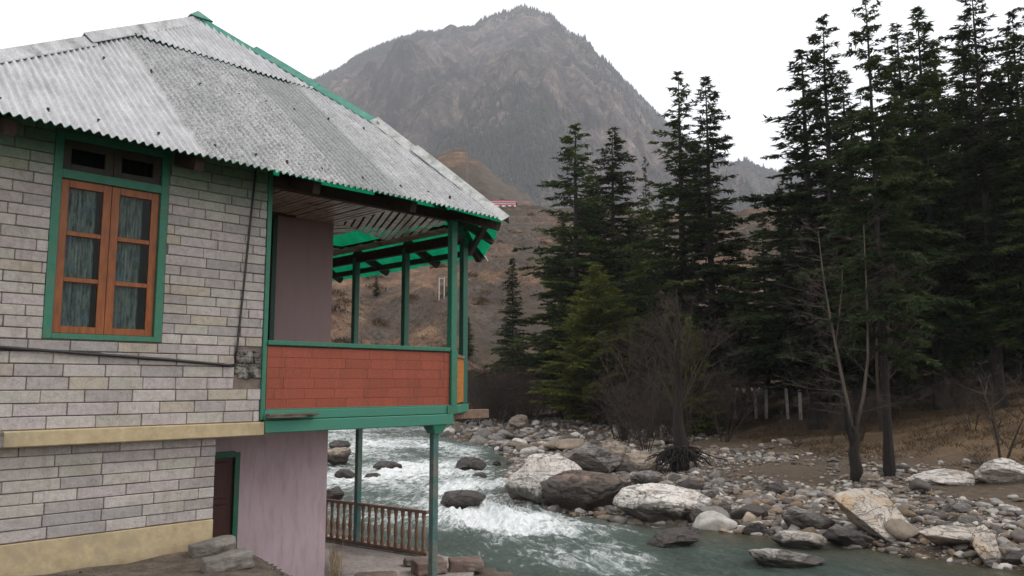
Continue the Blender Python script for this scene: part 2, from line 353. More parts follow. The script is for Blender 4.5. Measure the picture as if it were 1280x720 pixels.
def boulder_mat(name, pale, mid, dark, stain, wet=True, scale=1.0, line=3.8):
    m, nt, b = newmat(name); v = coord(nt); oi = N(nt, 'ObjectInfo')
    ad = N(nt, 'VectorMath', operation='ADD'); nt.links.new(v, ad.inputs[0])
    cmb = N(nt, 'CombineXYZ'); r10 = math_(nt, 'MULTIPLY', oi.outputs['Random'], 37.0)
    for i in range(3): nt.links.new(r10, cmb.inputs[i])
    nt.links.new(cmb.outputs[0], ad.inputs[1]); v = ad.outputs[0]
    mp = N(nt, 'Mapping'); mp.inputs['Rotation'].default_value = (.5, .35, .4); mp.inputs['Scale'].default_value = (.7, .7, 4.5)
    nt.links.new(v, mp.inputs[0])
    f1 = noise(nt, mp.outputs[0], 1.1*scale, 7, .65, .6); f2 = noise(nt, v, 1.5*scale, 6, .7, .8); f3 = noise(nt, v, 18*scale, 6, .75); f4 = noise(nt, v, .7*scale, 4, .6, .5)
    c = ramp(nt, f1, [(.3, dark), (.44, mid), (.56, pale), (.7, mid)])
    c = mix(nt, ramp(nt, f2, [(.44, (0, 0, 0)), (.6, (.8, .8, .8))]), c, mid)
    c = mix(nt, ramp(nt, f4, [(.55, (0, 0, 0)), (.66, (.75, .75, .75))]), c, stain)
    c = mix(nt, .45, c, ramp(nt, f3, [(.3, (.2, .2, .2)), (.7, (.8, .8, .8))]), 'OVERLAY')
    fc = noise(nt, mp.outputs[0], .8*scale, 5, .55, 1.2); crk = ramp(nt, math_(nt, 'ABSOLUTE', math_(nt, 'SUBTRACT', fc, .5)), [(.0, (1, 1, 1)), (.016, (0, 0, 0))])
    fc2 = noise(nt, v, 2.2*scale, 4, .5, .8); crk2 = ramp(nt, math_(nt, 'ABSOLUTE', math_(nt, 'SUBTRACT', fc2, .52)), [(.0, (.7, .7, .7)), (.012, (0, 0, 0))])
    crk = math_(nt, 'MAXIMUM', crk, crk2); c = mix(nt, math_(nt, 'MULTIPLY', crk, .75), c, tuple(q*.35 for q in dark))
    fg = noise(nt, v, 55*scale, 4, .7); c = mix(nt, .35, c, ramp(nt, fg, [(.3, (.15, .15, .15)), (.7, (.85, .85, .85))]), 'OVERLAY')
    b.inputs['Roughness'].default_value = .8
    if wet:
        g = N(nt, 'NewGeometry'); sp = N(nt, 'SeparateXYZ'); nt.links.new(g.outputs['Position'], sp.inputs[0])
        h = math_(nt, 'ADD', sp.outputs[2], math_(nt, 'MULTIPLY_ADD', f2, 1.3, line))    # wet splash band and undercut shade painted as one, well above the water
        k = ramp(nt, h, [(.0, (1, 1, 1)), (.25, (0, 0, 0))])
        c = mix(nt, math_(nt, 'MULTIPLY', k, .9), c, (.03, .023, .017))
        nt.links.new(math_(nt, 'MULTIPLY_ADD', k, -.45, .82), b.inputs['Roughness'])
    nt.links.new(c, b.inputs['Base Color'])
    hs = math_(nt, 'ADD', math_(nt, 'MULTIPLY', f1, .7), math_(nt, 'MULTIPLY', f3, .4)); hs = math_(nt, 'SUBTRACT', hs, math_(nt, 'MULTIPLY', crk, .5))
    bump(nt, b, hs, 1.0, .10); return m
M['rock_white'] = boulder_mat('pale_granite', (.74, .70, .65), (.58, .53, .48), (.24, .2, .17), (.3, .2, .12))
M['rock_white_low'] = boulder_mat('pale_river_rock', (.58, .55, .51), (.42, .38, .34), (.2, .17, .15), (.3, .24, .18), line=4.1)
M['rock_tan'] = boulder_mat('tan_granite', (.42, .35, .27), (.3, .24, .19), (.13, .1, .08), (.2, .15, .11))
M['rock_brown'] = boulder_mat('brown_granite', (.2, .14, .11), (.11, .076, .06), (.045, .03, .026), (.27, .19, .14), line=3.3)
M['rock_grey'] = boulder_mat('grey_gneiss', (.28, .26, .24), (.19, .175, .16), (.09, .08, .075), (.14, .11, .09))
M['rock_dark'] = boulder_mat('dark_wet_rock', (.13, .105, .1), (.085, .066, .062), (.04, .03, .028), (.12, .09, .08))
M['rock_orange'] = boulder_mat('orange_stained_rock', (.5, .46, .41), (.42, .36, .3), (.25, .2, .16), (.4, .25, .11), wet=True, scale=.8, line=4.15)
def cobble_mat():
    m, nt, b = newmat('river_cobbles'); v = coord(nt); f3 = noise(nt, v, 9, 5, .7)
    c = mix(nt, .5, attr(nt, 'tint'), ramp(nt, f3, [(.3, (.2, .2, .2)), (.7, (.8, .8, .8))]), 'OVERLAY')
    nt.links.new(c, b.inputs['Base Color']); b.inputs['Roughness'].default_value = .85; bump(nt, b, f3, .4, .03); return m
M['cobble'] = cobble_mat()
def stone_mat(name, c):
    m, nt, b = newmat(name); v = coord(nt); oi = N(nt, 'ObjectInfo'); f3 = noise(nt, v, 5, 6, .7)
    hs = N(nt, 'HueSaturation'); hs.inputs['Color'].default_value = (*c, 1)
    nt.links.new(math_(nt, 'MULTIPLY_ADD', oi.outputs['Random'], .9, .5), hs.inputs['Value'])
    cc = mix(nt, .6, hs.outputs[0], ramp(nt, f3, [(.3, (.2, .2, .2)), (.7, (.8, .8, .8))]), 'OVERLAY')
    nt.links.new(cc, b.inputs['Base Color']); b.inputs['Roughness'].default_value = .85; bump(nt, b, f3, .5, .03); return m
M['st_grey'] = stone_mat('grey_river_stone', (.19, .175, .16)); M['st_tan'] = stone_mat('tan_river_stone', (.25, .2, .15))
M['st_pale'] = stone_mat('pale_river_stone', (.46, .43, .39)); M['st_dark'] = stone_mat('dark_river_stone', (.085, .07, .062))
def ground_mat():
    m, nt, b = newmat('earth_and_leaf_litter'); v = coord(nt, kind='World')
    f = noise(nt, v, .35, 6, .7, .4); f2 = noise(nt, v, 3.0, 6, .75); f3 = noise(nt, v, 14, 5, .75)
    z = attr(nt, 'zone'); sep = N(nt, 'SeparateColor'); nt.links.new(z, sep.inputs[0])
    forest = ramp(nt, f, [(.3, (.045, .027, .012)), (.5, (.10, .06, .027)), (.68, (.2, .125, .055))])
    bank = ramp(nt, f2, [(.3, (.045, .03, .019)), (.55, (.095, .066, .042)), (.75, (.17, .13, .09))])
    near = ramp(nt, f2, [(.3, (.05, .038, .028)), (.5, (.10, .078, .06)), (.72, (.19, .155, .125))])
    bed = ramp(nt, f2, [(.3, (.03, .035, .025)), (.7, (.12, .11, .08))])
    c = mix(nt, sep.outputs[0], forest, bank); c = mix(nt, sep.outputs[1], c, near); c = mix(nt, sep.outputs[2], c, bed)
    c = mix(nt, .5, c, ramp(nt, f3, [(.3, (.2, .2, .2)), (.7, (.8, .8, .8))]), 'OVERLAY')
    nt.links.new(c, b.inputs['Base Color']); b.inputs['Roughness'].default_value = .95
    bump(nt, b, math_(nt, 'ADD', f2, math_(nt, 'MULTIPLY', f3, .5)), .8, .06); return m
M['ground'] = ground_mat()
def hill_mat():
    m, nt, b = newmat('dry_hillside'); v = coord(nt, kind='World')
    f = noise(nt, v, .035, 6, .7, .5); f2 = noise(nt, v, .22, 7, .75, .3); f3 = noise(nt, v, 1.4, 5, .7)
    g = N(nt, 'NewGeometry'); sp = N(nt, 'SeparateXYZ'); nt.links.new(g.outputs['Normal'], sp.inputs[0])
    grass = ramp(nt, f2, [(.3, (.04, .025, .015)), (.45, (.105, .058, .034)), (.57, (.175, .10, .057)), (.7, (.26, .17, .105))])
    scrub = ramp(nt, f2, [(.35, (.028, .022, .014)), (.65, (.08, .052, .034))])
    c = mix(nt, ramp(nt, f, [(.42, (0, 0, 0)), (.54, (1, 1, 1))]), grass, scrub)
    rock = ramp(nt, f3, [(.3, (.03, .025, .022)), (.7, (.14, .11, .09))])
    c = mix(nt, ramp(nt, math_(nt, 'ADD', sp.outputs[2], math_(nt, 'MULTIPLY', f3, .3)), [(.8, (1, 1, 1)), (.95, (0, 0, 0))]), c, rock)
    c = mix(nt, .4, c, ramp(nt, f3, [(.3, (.2, .2, .2)), (.7, (.8, .8, .8))]), 'OVERLAY')
    nt.links.new(c, b.inputs['Base Color']); b.inputs['Roughness'].default_value = .95
    bump(nt, b, f3, .8, .4); return m
M['hill'] = hill_mat()
def mtn_mat():
    m, nt, b = newmat('mountain_rock_and_scrub'); v = coord(nt, kind='World')
    f = noise(nt, v, .0026, 8, .7, .6); f2 = noise(nt, coord(nt, (1, 1, .4), 'World'), .016, 9, .78, .5); f3 = noise(nt, v, .085, 5, .85)
    c = ramp(nt, f2, [(.36, (.025, .021, .022)), (.44, (.07, .055, .052)), (.52, (.16, .12, .105)), (.58, (.27, .2, .165)), (.66, (.44, .37, .33))])
    k = ramp(nt, f, [(.46, (0, 0, 0)), (.58, (.85, .85, .85))])
    c = mix(nt, k, c, ramp(nt, f2, [(.4, (.016, .019, .018)), (.65, (.05, .048, .04))]))
    c = mix(nt, .6, c, ramp(nt, f3, [(.3, (.15, .15, .15)), (.7, (.85, .85, .85))]), 'OVERLAY')
    nt.links.new(c, b.inputs['Base Color']); b.inputs['Roughness'].default_value = 1
    bump(nt, b, math_(nt, 'ADD', f2, math_(nt, 'MULTIPLY', f3, .5)), 1, 26); return m
M['mtn'] = mtn_mat()
def water_mat():
    m, nt, b = newmat('mountain_river_water'); v = coord(nt, kind='World')
    fl = attr(nt, 'flow'); sep = N(nt, 'SeparateColor'); nt.links.new(fl, sep.inputs[0])
    f0 = N(nt, 'Attribute', attribute_name='fuv').outputs['Vector']
    mp = N(nt, 'Mapping'); mp.inputs['Scale'].default_value = (.95, .85, 1); nt.links.new(f0, mp.inputs[0])
    n1 = noise(nt, mp.outputs[0], 1.1, 8, .68, 1.6); n2 = noise(nt, mp.outputs[0], 4.0, 7, .75, 1.0)
    s = math_(nt, 'ADD', math_(nt, 'MULTIPLY', n1, .65), math_(nt, 'MULTIPLY', n2, .35))
    s = math_(nt, 'ADD', s, math_(nt, 'MULTIPLY_ADD', sep.outputs[0], .42, -.21))
    k = ramp(nt, s, [(.45, (0, 0, 0)), (.54, (.35, .35, .35)), (.66, (1, 1, 1))])
    deep = mix(nt, ramp(nt, n1, [(.35, (0, 0, 0)), (.65, (1, 1, 1))]), (.02, .034, .026), (.058, .082, .066))
    deep = mix(nt, sep.outputs[1], deep, (.06, .052, .03))
    deep = mix(nt, math_(nt, 'MULTIPLY', sep.outputs[0], .6), deep, (.24, .31, .285))
    c = mix(nt, k, deep, mix(nt, ramp(nt, n2, [(.35, (0, 0, 0)), (.55, (1, 1, 1))]), (.5, .56, .55), (.86, .88, .88)))
    nt.links.new(c, b.inputs['Base Color'])
    nt.links.new(math_(nt, 'MULTIPLY_ADD', k, .5, .13), b.inputs['Roughness'])
    b.inputs['IOR'].default_value = 1.33; b.inputs['Specular IOR Level'].default_value = .3
    n3 = noise(nt, mp.outputs[0], 11, 6, .75, .6)
    bump(nt, b, math_(nt, 'ADD', n2, math_(nt, 'MULTIPLY', n3, .4)), .7, .12); return m
M['water'] = water_mat()

# ------------------------------------------------------------------ building helpers
def tag(o, label=None, cat=None, group=None, kind=None):
    if label: o['label'] = label
    if cat: o['category'] = cat
    if group: o['group'] = group
    if kind: o['kind'] = kind
    return o
def empty(name, loc, rz=0, **kw):
    o = bpy.data.objects.new(name, None); scene.collection.objects.link(o); o.location = loc; o.rotation_euler = (0, 0, rz)
    o.empty_display_size = .3; return tag(o, **kw)
def mesh_np(name, verts, faces, mat, smooth=False, cols=None, cname='tint', loc=(0, 0, 0), parent=None):
    me = bpy.data.meshes.new(name); verts = np.asarray(verts, np.float32)
    if isinstance(faces, np.ndarray):
        nf, k = faces.shape
        me.vertices.add(len(verts)); me.vertices.foreach_set('co', verts.ravel())
        me.loops.add(nf*k); me.loops.foreach_set('vertex_index', faces.astype(np.int32).ravel())
        me.polygons.add(nf); me.polygons.foreach_set('loop_start', np.arange(0, nf*k, k, dtype=np.int32))
        me.polygons.foreach_set('loop_total', np.full(nf, k, np.int32)); me.update(calc_edges=True)
    else: me.from_pydata(verts.tolist(), [], faces); me.update()
    if smooth: me.polygons.foreach_set('use_smooth', np.ones(len(me.polygons), bool))
    if cols is not None:
        a = me.color_attributes.new(cname, 'FLOAT_COLOR', 'POINT'); cc = np.ones((len(verts), 4), np.float32); cc[:, :3] = cols
        a.data.foreach_set('color', cc.ravel())
    if mat: me.materials.append(mat)
    o = bpy.data.objects.new(name, me); scene.collection.objects.link(o); o.location = loc
    if parent: o.parent = parent
    return o
class MB:
    def __init__(s): s.v = []; s.f = []; s.c = []; s.col = (.5, .5, .5)
    def add(s, vs, fs):
        n = len(s.v); s.v += [tuple(x) for x in vs]; s.f += [tuple(i+n for i in f) for f in fs]; s.c += [s.col]*len(vs); return s
    def box(s, x0, x1, y0, y1, z0, z1, ch=0):
        if ch <= 0:
            return s.add([(x, y, z) for z in (z0, z1) for y in (y0, y1) for x in (x0, x1)],
                         [(0, 2, 3, 1), (4, 5, 7, 6), (0, 1, 5, 4), (2, 6, 7, 3), (0, 4, 6, 2), (1, 3, 7, 5)])
        c = ch; vs = []; idx = {}
        for ax in range(3):
            for sx in (0, 1):
                for sy in (0, 1):
                    for sz in (0, 1):
                        p = [(x0, x1)[sx]+(c, -c)[sx], (y0, y1)[sy]+(c, -c)[sy], (z0, z1)[sz]+(c, -c)[sz]]
                        p[ax] = ((x0, x1)[sx], (y0, y1)[sy], (z0, z1)[sz])[ax]
                        idx[(ax, sx, sy, sz)] = len(vs); vs.append(p)
        F = []
        for sgn in (0, 1):
            q = [(0, 0), (1, 0), (1, 1), (0, 1)]; q = q if sgn else q[::-1]
            F.append([idx[(0, sgn, a, b)] for a, b in q]); F.append([idx[(1, b, sgn, a)] for a, b in q]); F.append([idx[(2, a, b, sgn)] for a, b in q])
        for a in (0, 1):
            for b in (0, 1):
                F.append([idx[(0, a, b, 0)], idx[(0, a, b, 1)], idx[(1, a, b, 1)], idx[(1, a, b, 0)]])
                F.append([idx[(1, 0, a, b)], idx[(1, 1, a, b)], idx[(2, 1, a, b)], idx[(2, 0, a, b)]])
                F.append([idx[(0, a, 0, b)], idx[(0, a, 1, b)], idx[(2, a, 1, b)], idx[(2, a, 0, b)]])
                for e in (0, 1): F.append([idx[(0, a, b, e)], idx[(1, a, b, e)], idx[(2, a, b, e)]])
        return s.add(vs, F)
    def bar(s, a, b, w, h, up=(0, 0, 1)):
        a = Vector(a); b = Vector(b); d = (b-a).normalized(); up = Vector(up)
        if abs(d.dot(up)) > .97: up = Vector((0, 1, 0))
        r = d.cross(up).normalized(); u2 = r.cross(d)
        vs = [p+r*sx*w/2+u2*sz*h/2 for p in (a, b) for sx, sz in ((-1, -1), (1, -1), (1, 1), (-1, 1))]
        return s.add(vs, [(3, 2, 1, 0), (4, 5, 6, 7), (0, 1, 5, 4), (1, 2, 6, 5), (2, 3, 7, 6), (3, 0, 4, 7)])
    def tube(s, pts, rad, n=8):
        pts = [Vector(p) for p in pts]; vs = []
        for i, p in enumerate(pts):
            d = (pts[min(i+1, len(pts)-1)]-pts[max(i-1, 0)]).normalized()
            r = d.cross(Vector((.13, .31, .94))).normalized(); q = d.cross(r); rr = rad[i] if hasattr(rad, '__len__') else rad
            vs += [p+(r*math.cos(k*2*math.pi/n)+q*math.sin(k*2*math.pi/n))*rr for k in range(n)]
        fs = [(i*n+k, i*n+(k+1) % n, (i+1)*n+(k+1) % n, (i+1)*n+k) for i in range(len(pts)-1) for k in range(n)]
        fs += [tuple(range(n))[::-1], tuple((len(pts)-1)*n+k for k in range(n))]
        return s.add(vs, fs)
    def lathe(s, cx, cy, prof, n=10):      # prof: (r, z)
        vs = [(cx+r*math.cos(k*2*math.pi/n), cy+r*math.sin(k*2*math.pi/n), z) for r, z in prof for k in range(n)]
        fs = [(i*n+k, i*n+(k+1) % n, (i+1)*n+(k+1) % n, (i+1)*n+k) for i in range(len(prof)-1) for k in range(n)]
        fs += [tuple(range(n))[::-1], tuple((len(prof)-1)*n+k for k in range(n))]
        return s.add(vs, fs)
    def build(s, name, mat, parent=None, loc=(0, 0, 0), smooth=False):
        return mesh_np(name, s.v, s.f, mat, smooth, np.array(s.c), 'tint', loc, parent)

# ================================================================== TERRAIN
def grid(name, xs, ys, zf, mat, **kw):
    Xg, Yg = np.meshgrid(xs, ys); Z = zf(Xg, Yg)
    ny, nx = Xg.shape; idx = np.arange(nx*ny).reshape(ny, nx)
    f = np.stack([idx[:-1, :-1], idx[:-1, 1:], idx[1:, 1:], idx[1:, :-1]], -1).reshape(-1, 4)
    return np.stack([Xg, Yg, Z], -1).reshape(-1, 3), f
def zonecols(v):
    x, y, z = v[:, 0], v[:, 1], v[:, 2]
    dr = segdist(x, y, RB); dl = segdist(x, y, LB); ins = inside(x, y)
    bank = (1-sstep(12, 26, dr+3*fbm(x*.3, y*.3, 3, 77)))*(dr < dl)
    u, w = house_uv(x, y)
    near = ((dl <= dr) & (y < 26)).astype(float)
    return np.stack([np.where(ins, 0, bank), np.where(ins, 0, near), ins.astype(float)], -1)
xs = np.concatenate([np.arange(-90, -14, 1.5), np.arange(-14, 24, .28), np.arange(24, 60, .8), np.arange(60, 171, 2.5)])
ys = np.concatenate([np.arange(-40, 4, 1.0), np.arange(4, 42, .28), np.arange(42, 90, .6), np.arange(90, 205, 2)])
gv, gf = grid('ground', xs, ys, G_near, None)
gv[:, 2] = np.where(gv[:, 1] > 120, gv[:, 2]-(gv[:, 1]-120)*.3, gv[:, 2])
g = mesh_np('ground', gv, gf, M['ground'], True, zonecols(gv), 'zone'); tag(g, kind='structure')
def polar(X0, X1, nX, ys):
    Xr = np.linspace(X0, X1, nX); XX, YY = np.meshgrid(Xr, ys); return XX*YY, YY
def polar_mesh(name, X0, X1, nX, ys, zf, mat, Xr=None):
    if Xr is None: Xr = np.linspace(X0, X1, nX)
    XX, YY = np.meshgrid(Xr, ys); x = XX*YY; z = zf(x, YY); ny, nx = x.shape; idx = np.arange(nx*ny).reshape(ny, nx)
    f = np.stack([idx[:-1, :-1], idx[:-1, 1:], idx[1:, 1:], idx[1:, :-1]], -1).reshape(-1, 4)
    o = mesh_np(name, np.stack([x, YY, z], -1).reshape(-1, 3), f, mat, True); tag(o, kind='structure'); return o
Xh = np.concatenate([np.linspace(-1.6, -.3, 70, endpoint=False), np.linspace(-.3, .4, 330, endpoint=False), np.linspace(.4, 1.6, 90)])
polar_mesh('hillside', 0, 0, 0, np.concatenate([np.arange(97, 290, .8), np.arange(290, 660, 2.2)]), G_hill, M['hill'], Xh)
Xm = np.concatenate([np.linspace(-1.2, -.35, 60, endpoint=False), np.linspace(-.35, .42, 420, endpoint=False), np.linspace(.42, 1.2, 70)])
polar_mesh('mountain', 0, 0, 0, np.concatenate([np.arange(1180, 3040, 7.2), np.arange(3040, 4400, 60)]), G_far, M['mtn'], Xm)
# the valley floor beyond, so that the land reaches the horizon everywhere
fl = MB().add([(-5500, -55, -14), (5500, -55, -14), (5500, 4600, -14), (-5500, 4600, -14)], [(0, 1, 2, 3)]).build('valley_floor', M['hill']); tag(fl, kind='structure')

# ------------------------------------------------------------------ river
def resample(P, n):
    t = np.linspace(0, 1, len(P)); tt = np.linspace(0, 1, n); return np.stack([np.interp(tt, t, P[:, 0]), np.interp(tt, t, P[:, 1])], -1)
def chaikin(P):
    for _ in range(3):
        Q = [P[0]]
        for a, b in zip(P[:-1], P[1:]): Q += [a*.75+b*.25, a*.25+b*.75]
        P = np.array(Q+[P[-1]])
    return P
NS, NW = 1500, 190
Rr = resample(chaikin(RB), NS); Lr = resample(chaikin(LB), NS)
wd = Lr-Rr; wl_ = np.linalg.norm(wd, axis=1, keepdims=True); wd /= wl_
W = np.linspace(0, 1, NW)[None, :, None]
A_ = Rr-wd*2.2; B_ = Lr+wd*2.2
P_ = A_[:, None, :]*(1-W)+B_[:, None, :]*W
mid = (Rr+Lr)/2; arc = np.concatenate([[0], np.cumsum(np.linalg.norm(np.diff(mid, axis=0), axis=1))])
wx, wy = P_[..., 0], P_[..., 1]
sA = np.repeat(arc[:, None], NW, 1); wA = (W[..., 0]-.5)*(wl_+4.4)
# how broken the water is: white through the rapid beside the house, smoother and green in the pool below the boulders
rap = sstep(24.5, 31, wy)*(1-.35*sstep(60, 90, wy))
dr = segdist(wx, wy, RB)
side = .45+.55*sstep(.2, 2.2, dr)
pool = sstep(-1.5, 4, wx)*(1-sstep(24, 33, wy))
core = np.exp(-((wx-.3+(wy-28)*.28)/np.interp(wy, [22, 30, 60, 90], [3.2, 4.0, 6, 9]))**2)*sstep(20, 27, wy)
foam = np.clip(rap*.44*side+core*.22-.10*pool+.3*fbm(wx*.16, wy*.22, 4, 91), 0, 1)
tail = np.exp(-((wx-1.8-(24-wy)*1.0)/4.2)**2)*(1-sstep(24, 30, wy))*.45
foam = np.clip(foam+tail*(.6+.4*fbm(wx*.3, wy*.3, 3, 90)), 0, 1)
bl_ = [(-1.9, 34.0, 1.6), (-1.7, 47, 1.8), (-.8, 30.5, 2.2), (1.0, 28.0, 2.2), (-6, 46, 2), (-1, 41, 1.6), (-9, 43, 2.5), (3.2, 25.2, 1.2)]
for bx_, by_, br_ in bl_: foam = foam+.3*np.exp(-((wx-bx_)**2+((wy-by_)*.8)**2)/br_**2)
foam = np.clip(foam+.22*fbm(sA*.25, wA*.3, 4, 93), 0, 1)
shal = (1-sstep(.2, 3.2, dr))*(wx > -1)
rough = .25+foam
z = -5.0+(fbm(sA*.33, wA*.55, 4, 95)*.26+(ridged(sA*.5, wA*.9, 4, 96)-.5)*.28+fbm(sA*1.7, wA*2.3, 3, 97)*.1)*rough**1.1
vv = np.stack([wx, wy, z], -1).reshape(-1, 3); idx = np.arange(NS*NW).reshape(NS, NW)
ff = np.stack([idx[:-1, :-1], idx[:-1, 1:], idx[1:, 1:], idx[1:, :-1]], -1).reshape(-1, 4)
riv = mesh_np('river', vv, ff, M['water'], True, np.stack([foam, shal*(1-foam), rough], -1).reshape(-1, 3), 'flow')
a = riv.data.attributes.new('fuv', 'FLOAT_VECTOR', 'POINT'); a.data.foreach_set('vector', np.stack([sA, wA, sA*0], -1).astype(np.float32).ravel())
tag(riv, kind='structure')

# ================================================================== HOUSE
HZ = -3.0
house = empty('riverside_house', (S0[0], S0[1], HZ), math.atan2(Uh[1], Uh[0]),
              label='two storey stone house with corrugated hipped roof and green timber balcony above the river', cat='house')
def hp(mb, name, mat, parent=None, smooth=False):
    mb.v = [(x, y, zz-HZ) for x, y, zz in mb.v]
    return mb.build(name, mat, parent or house, smooth=smooth)
rs = random.Random(3)
def stone_courses(u0, u1, z0, z1, v, course, length, holes=(), green_from=99, pieces=None):
    mb = MB(); zz = z0; row = 0
    while zz < z1-.02:
        h = course(zz)*rs.uniform(.96, 1.04); top = min(zz+h, z1)
        x = u0-rs.uniform(0, length) if row % 2 else u0-rs.uniform(.3, .6)*length
        while x < u1:
            L = length*rs.uniform(.82, 1.18)
            a, b_ = max(x, u0), min(x+L, u1)
            segs = [(a, b_)]
            for (hu0, hu1, hz0, hz1) in holes:
                if top > hz0+.01 and zz < hz1-.01:
                    ns = []
                    for p, q in segs:
                        if q <= hu0 or p >= hu1: ns.append((p, q))
                        else:
                            if p < hu0: ns.append((p, hu0))
                            if q > hu1: ns.append((hu1, q))
                    segs = ns
            base = rs.choice([(.43, .39, .375), (.46, .42, .40), (.40, .365, .355), (.44, .415, .38), (.49, .455, .43), (.36, .335, .325), (.45, .405, .40), (.42, .40, .36)])
            r = rs.random()
            if r < (.07 if z0 > -1 else .0): base = (.43, .385, .32)
            elif r < .12: base = (.345, .325, .32)
            elif r < .15 and z0 > -1: base = (.42, .37, .325)
            if zz > green_from:  # green light under the eave, painted into the top courses
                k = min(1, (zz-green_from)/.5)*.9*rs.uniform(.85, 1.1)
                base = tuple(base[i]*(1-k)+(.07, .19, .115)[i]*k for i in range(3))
            for p, q in segs:
                if q-p < .03: continue
                mb.col = base; pr = rs.uniform(-.003, .010); j = rs.choice((.003, .004, .0055))
                mb.box(p+j*.7+rs.uniform(0, .004), q-j*.7, v-pr-.012, v+.03, zz+j*.8+rs.uniform(0, .003), top-j*.8-rs.uniform(0, .002), .006)
            x += L
        zz = top; row += 1
    return mb
WU0, WU1, WZ0, WZ1 = -2.46, -1.25, .46, 2.68
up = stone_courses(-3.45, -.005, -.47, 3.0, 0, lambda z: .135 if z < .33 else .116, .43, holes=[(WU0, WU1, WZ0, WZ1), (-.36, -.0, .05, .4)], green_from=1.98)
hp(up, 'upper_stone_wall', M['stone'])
bk = MB(); bk.box(-3.45, WU0, .004, .26, -.6, 3.0); bk.box(WU1, 0, .004, .26, -.6, 3.0); bk.box(WU0, WU1, .004, .26, -.6, WZ0); bk.box(WU0, WU1, .004, .26, WZ1, 3.0)
hp(bk, 'upper_wall_mortar', M['mortar'])
lo = stone_courses(-3.45, -.5, -1.585, -.64, .1, lambda z: .122, .5)
hp(lo, 'lower_stone_wall', M['stone'])
hp(MB().box(-3.45, -.5, .104, .4, -3.1, -.64), 'lower_wall_mortar', M['mortar'])
pl = MB(); 
n = 60
for i in range(n):
    a0 = -3.45+2.955*i/n; a1 = -3.45+2.955*(i+1)/n
    pl.box(a0, a1+.0001*(i<n-1), .07+.012*math.sin(i*.7)*.4, .103, -3.1, -1.59)
hp(MB().box(-3.45, -.497, .078, .41, -3.1, -1.592, .008), 'plinth', M['yellow'])
hp(MB().box(-3.45, .035, -.075, .3, -.635, -.472, .012), 'floor_band', M['yellow'])
hp(MB().box(-2.98, -2.765, -.16, -.06, -.64, -.46, .02), 'cement_stub', M['block'])
# rough cement patch where the pipe is let into the wall
pm = MB(); 
for i in range(26):
    a = rs.uniform(-.33, -.03); zc = rs.uniform(.08, .38); w = rs.uniform(.03, .09); h = rs.uniform(.02, .06)
    pm.col = (.3,)*3; pm.box(max(a-w, -.355), min(a+w, -.008), rs.uniform(-.03, -.004), .01+.0005*i, max(zc-h, .052), min(zc+h, .398), .008)
hp(pm, 'cement_patch', M['cement'])
cb = MB(); cb.tube([(-.19, -.06, 2.9), (-.22, -.03, 2.2), (-.28, -.03, 1.3), (-.345, -.035, .42), (-.36, -.02, .3)], .013, 8); hp(cb, 'downpipe', M['cable'], smooth=True)
cb = MB(); cb.tube([(-3.45, -.05, .40), (-2.82, -.045, .355), (-2.0, -.045, .31), (-1.2, -.04, .27), (-.44, -.04, .215), (-.36, -.02, .22)], .017, 8); hp(cb, 'wall_pipe', M['cable'], smooth=True)
cb = MB(); cb.tube([(-3.45, -.03, .36), (-2.82, -.03, .325), (-2.0, -.03, .33), (-1.4, -.03, .262), (-.5, -.03, .235)], .006, 6); hp(cb, 'thin_wire', M['cable'], smooth=True)
# corner post between stone wall and balcony
hp(MB().box(-.003, .055, -.035, .09, -.45, 3.0, .006), 'corner_post', M['green'])
# window
wf = MB(); fw = .085
for a in ((WU0, WU0+fw, WZ0, WZ1), (WU1-fw, WU1, WZ0, WZ1), (WU0+fw, WU1-fw, WZ0, WZ0+.06), (WU0+fw, WU1-fw, 2.6, WZ1), (WU0+fw, WU1-fw, 2.17, 2.265)):
    wf.box(a[0], a[1], -.022, .10, a[2], a[3], .004)
win = hp(wf, 'window', M['green'])
def casement(u0, u1, z0, z1, rows, name='sash'):
    mb = MB(); st = .085; y0, y1 = .02, .065
    mb.box(u0, u0+st, y0, y1, z0, z1, .004); mb.box(u1-st, u1, y0, y1, z0, z1, .004)
    mb.box(u0+st, u1-st, y0, y1, z0, z0+.075, .004); mb.box(u0+st, u1-st, y0, y1, z1-.085, z1, .004)
    for k in range(1, rows):
        zc = z0+.075+(z1-z0-.16)*k/rows; mb.box(u0+st, u1-st, y0+.004, y1-.004, zc-.025, zc+.025, .004)
    return mb
um = (WU0+WU1)/2; gl = MB()
for (a, b_) in ((WU0+fw+.003, um-.002), (um+.002, WU1-fw-.003)):
    s_ = hp(casement(a, b_, WZ0+.063, 2.168, 3), 'sash', M['brown_wood'], win)
    p = MB().box(a+.08, b_-.08, .041, .045, WZ0+.13, 2.09); hp(p, 'pane', M['glass'], win)
    t = hp(casement(a, b_, 2.268, 2.597, 1), 'transom_sash', M['transom_wood'], win)
    p = MB().box(a+.08, b_-.08, .041, .045, 2.34, 2.52); hp(p, 'transom_pane', M['glass'], win)
def curtain(u0, u1, z0, z1, v):
    n = 60; mb = MB(); vs = []
    for i in range(n+1):
        x = u0+(u1-u0)*i/n; y = v+.02*math.sin(i*1.1)+.012*math.sin(i*2.7+1)
        vs += [(x, y, z0), (x, y, z1)]
    mb.add(vs, [(2*i, 2*i+2, 2*i+3, 2*i+1) for i in range(n)]); return mb
for a, b_ in ((WU0+.1, um-.13), (um+.02, WU1-.24)):
    hp(curtain(a, b_, WZ0+.05, 2.2, .11), 'curtain', M['curtain'], win, smooth=True)
hp(curtain(WU0+.1, WU1-.1, 2.2, 2.62, .3), 'curtain', M['dark_room'], win, smooth=True)
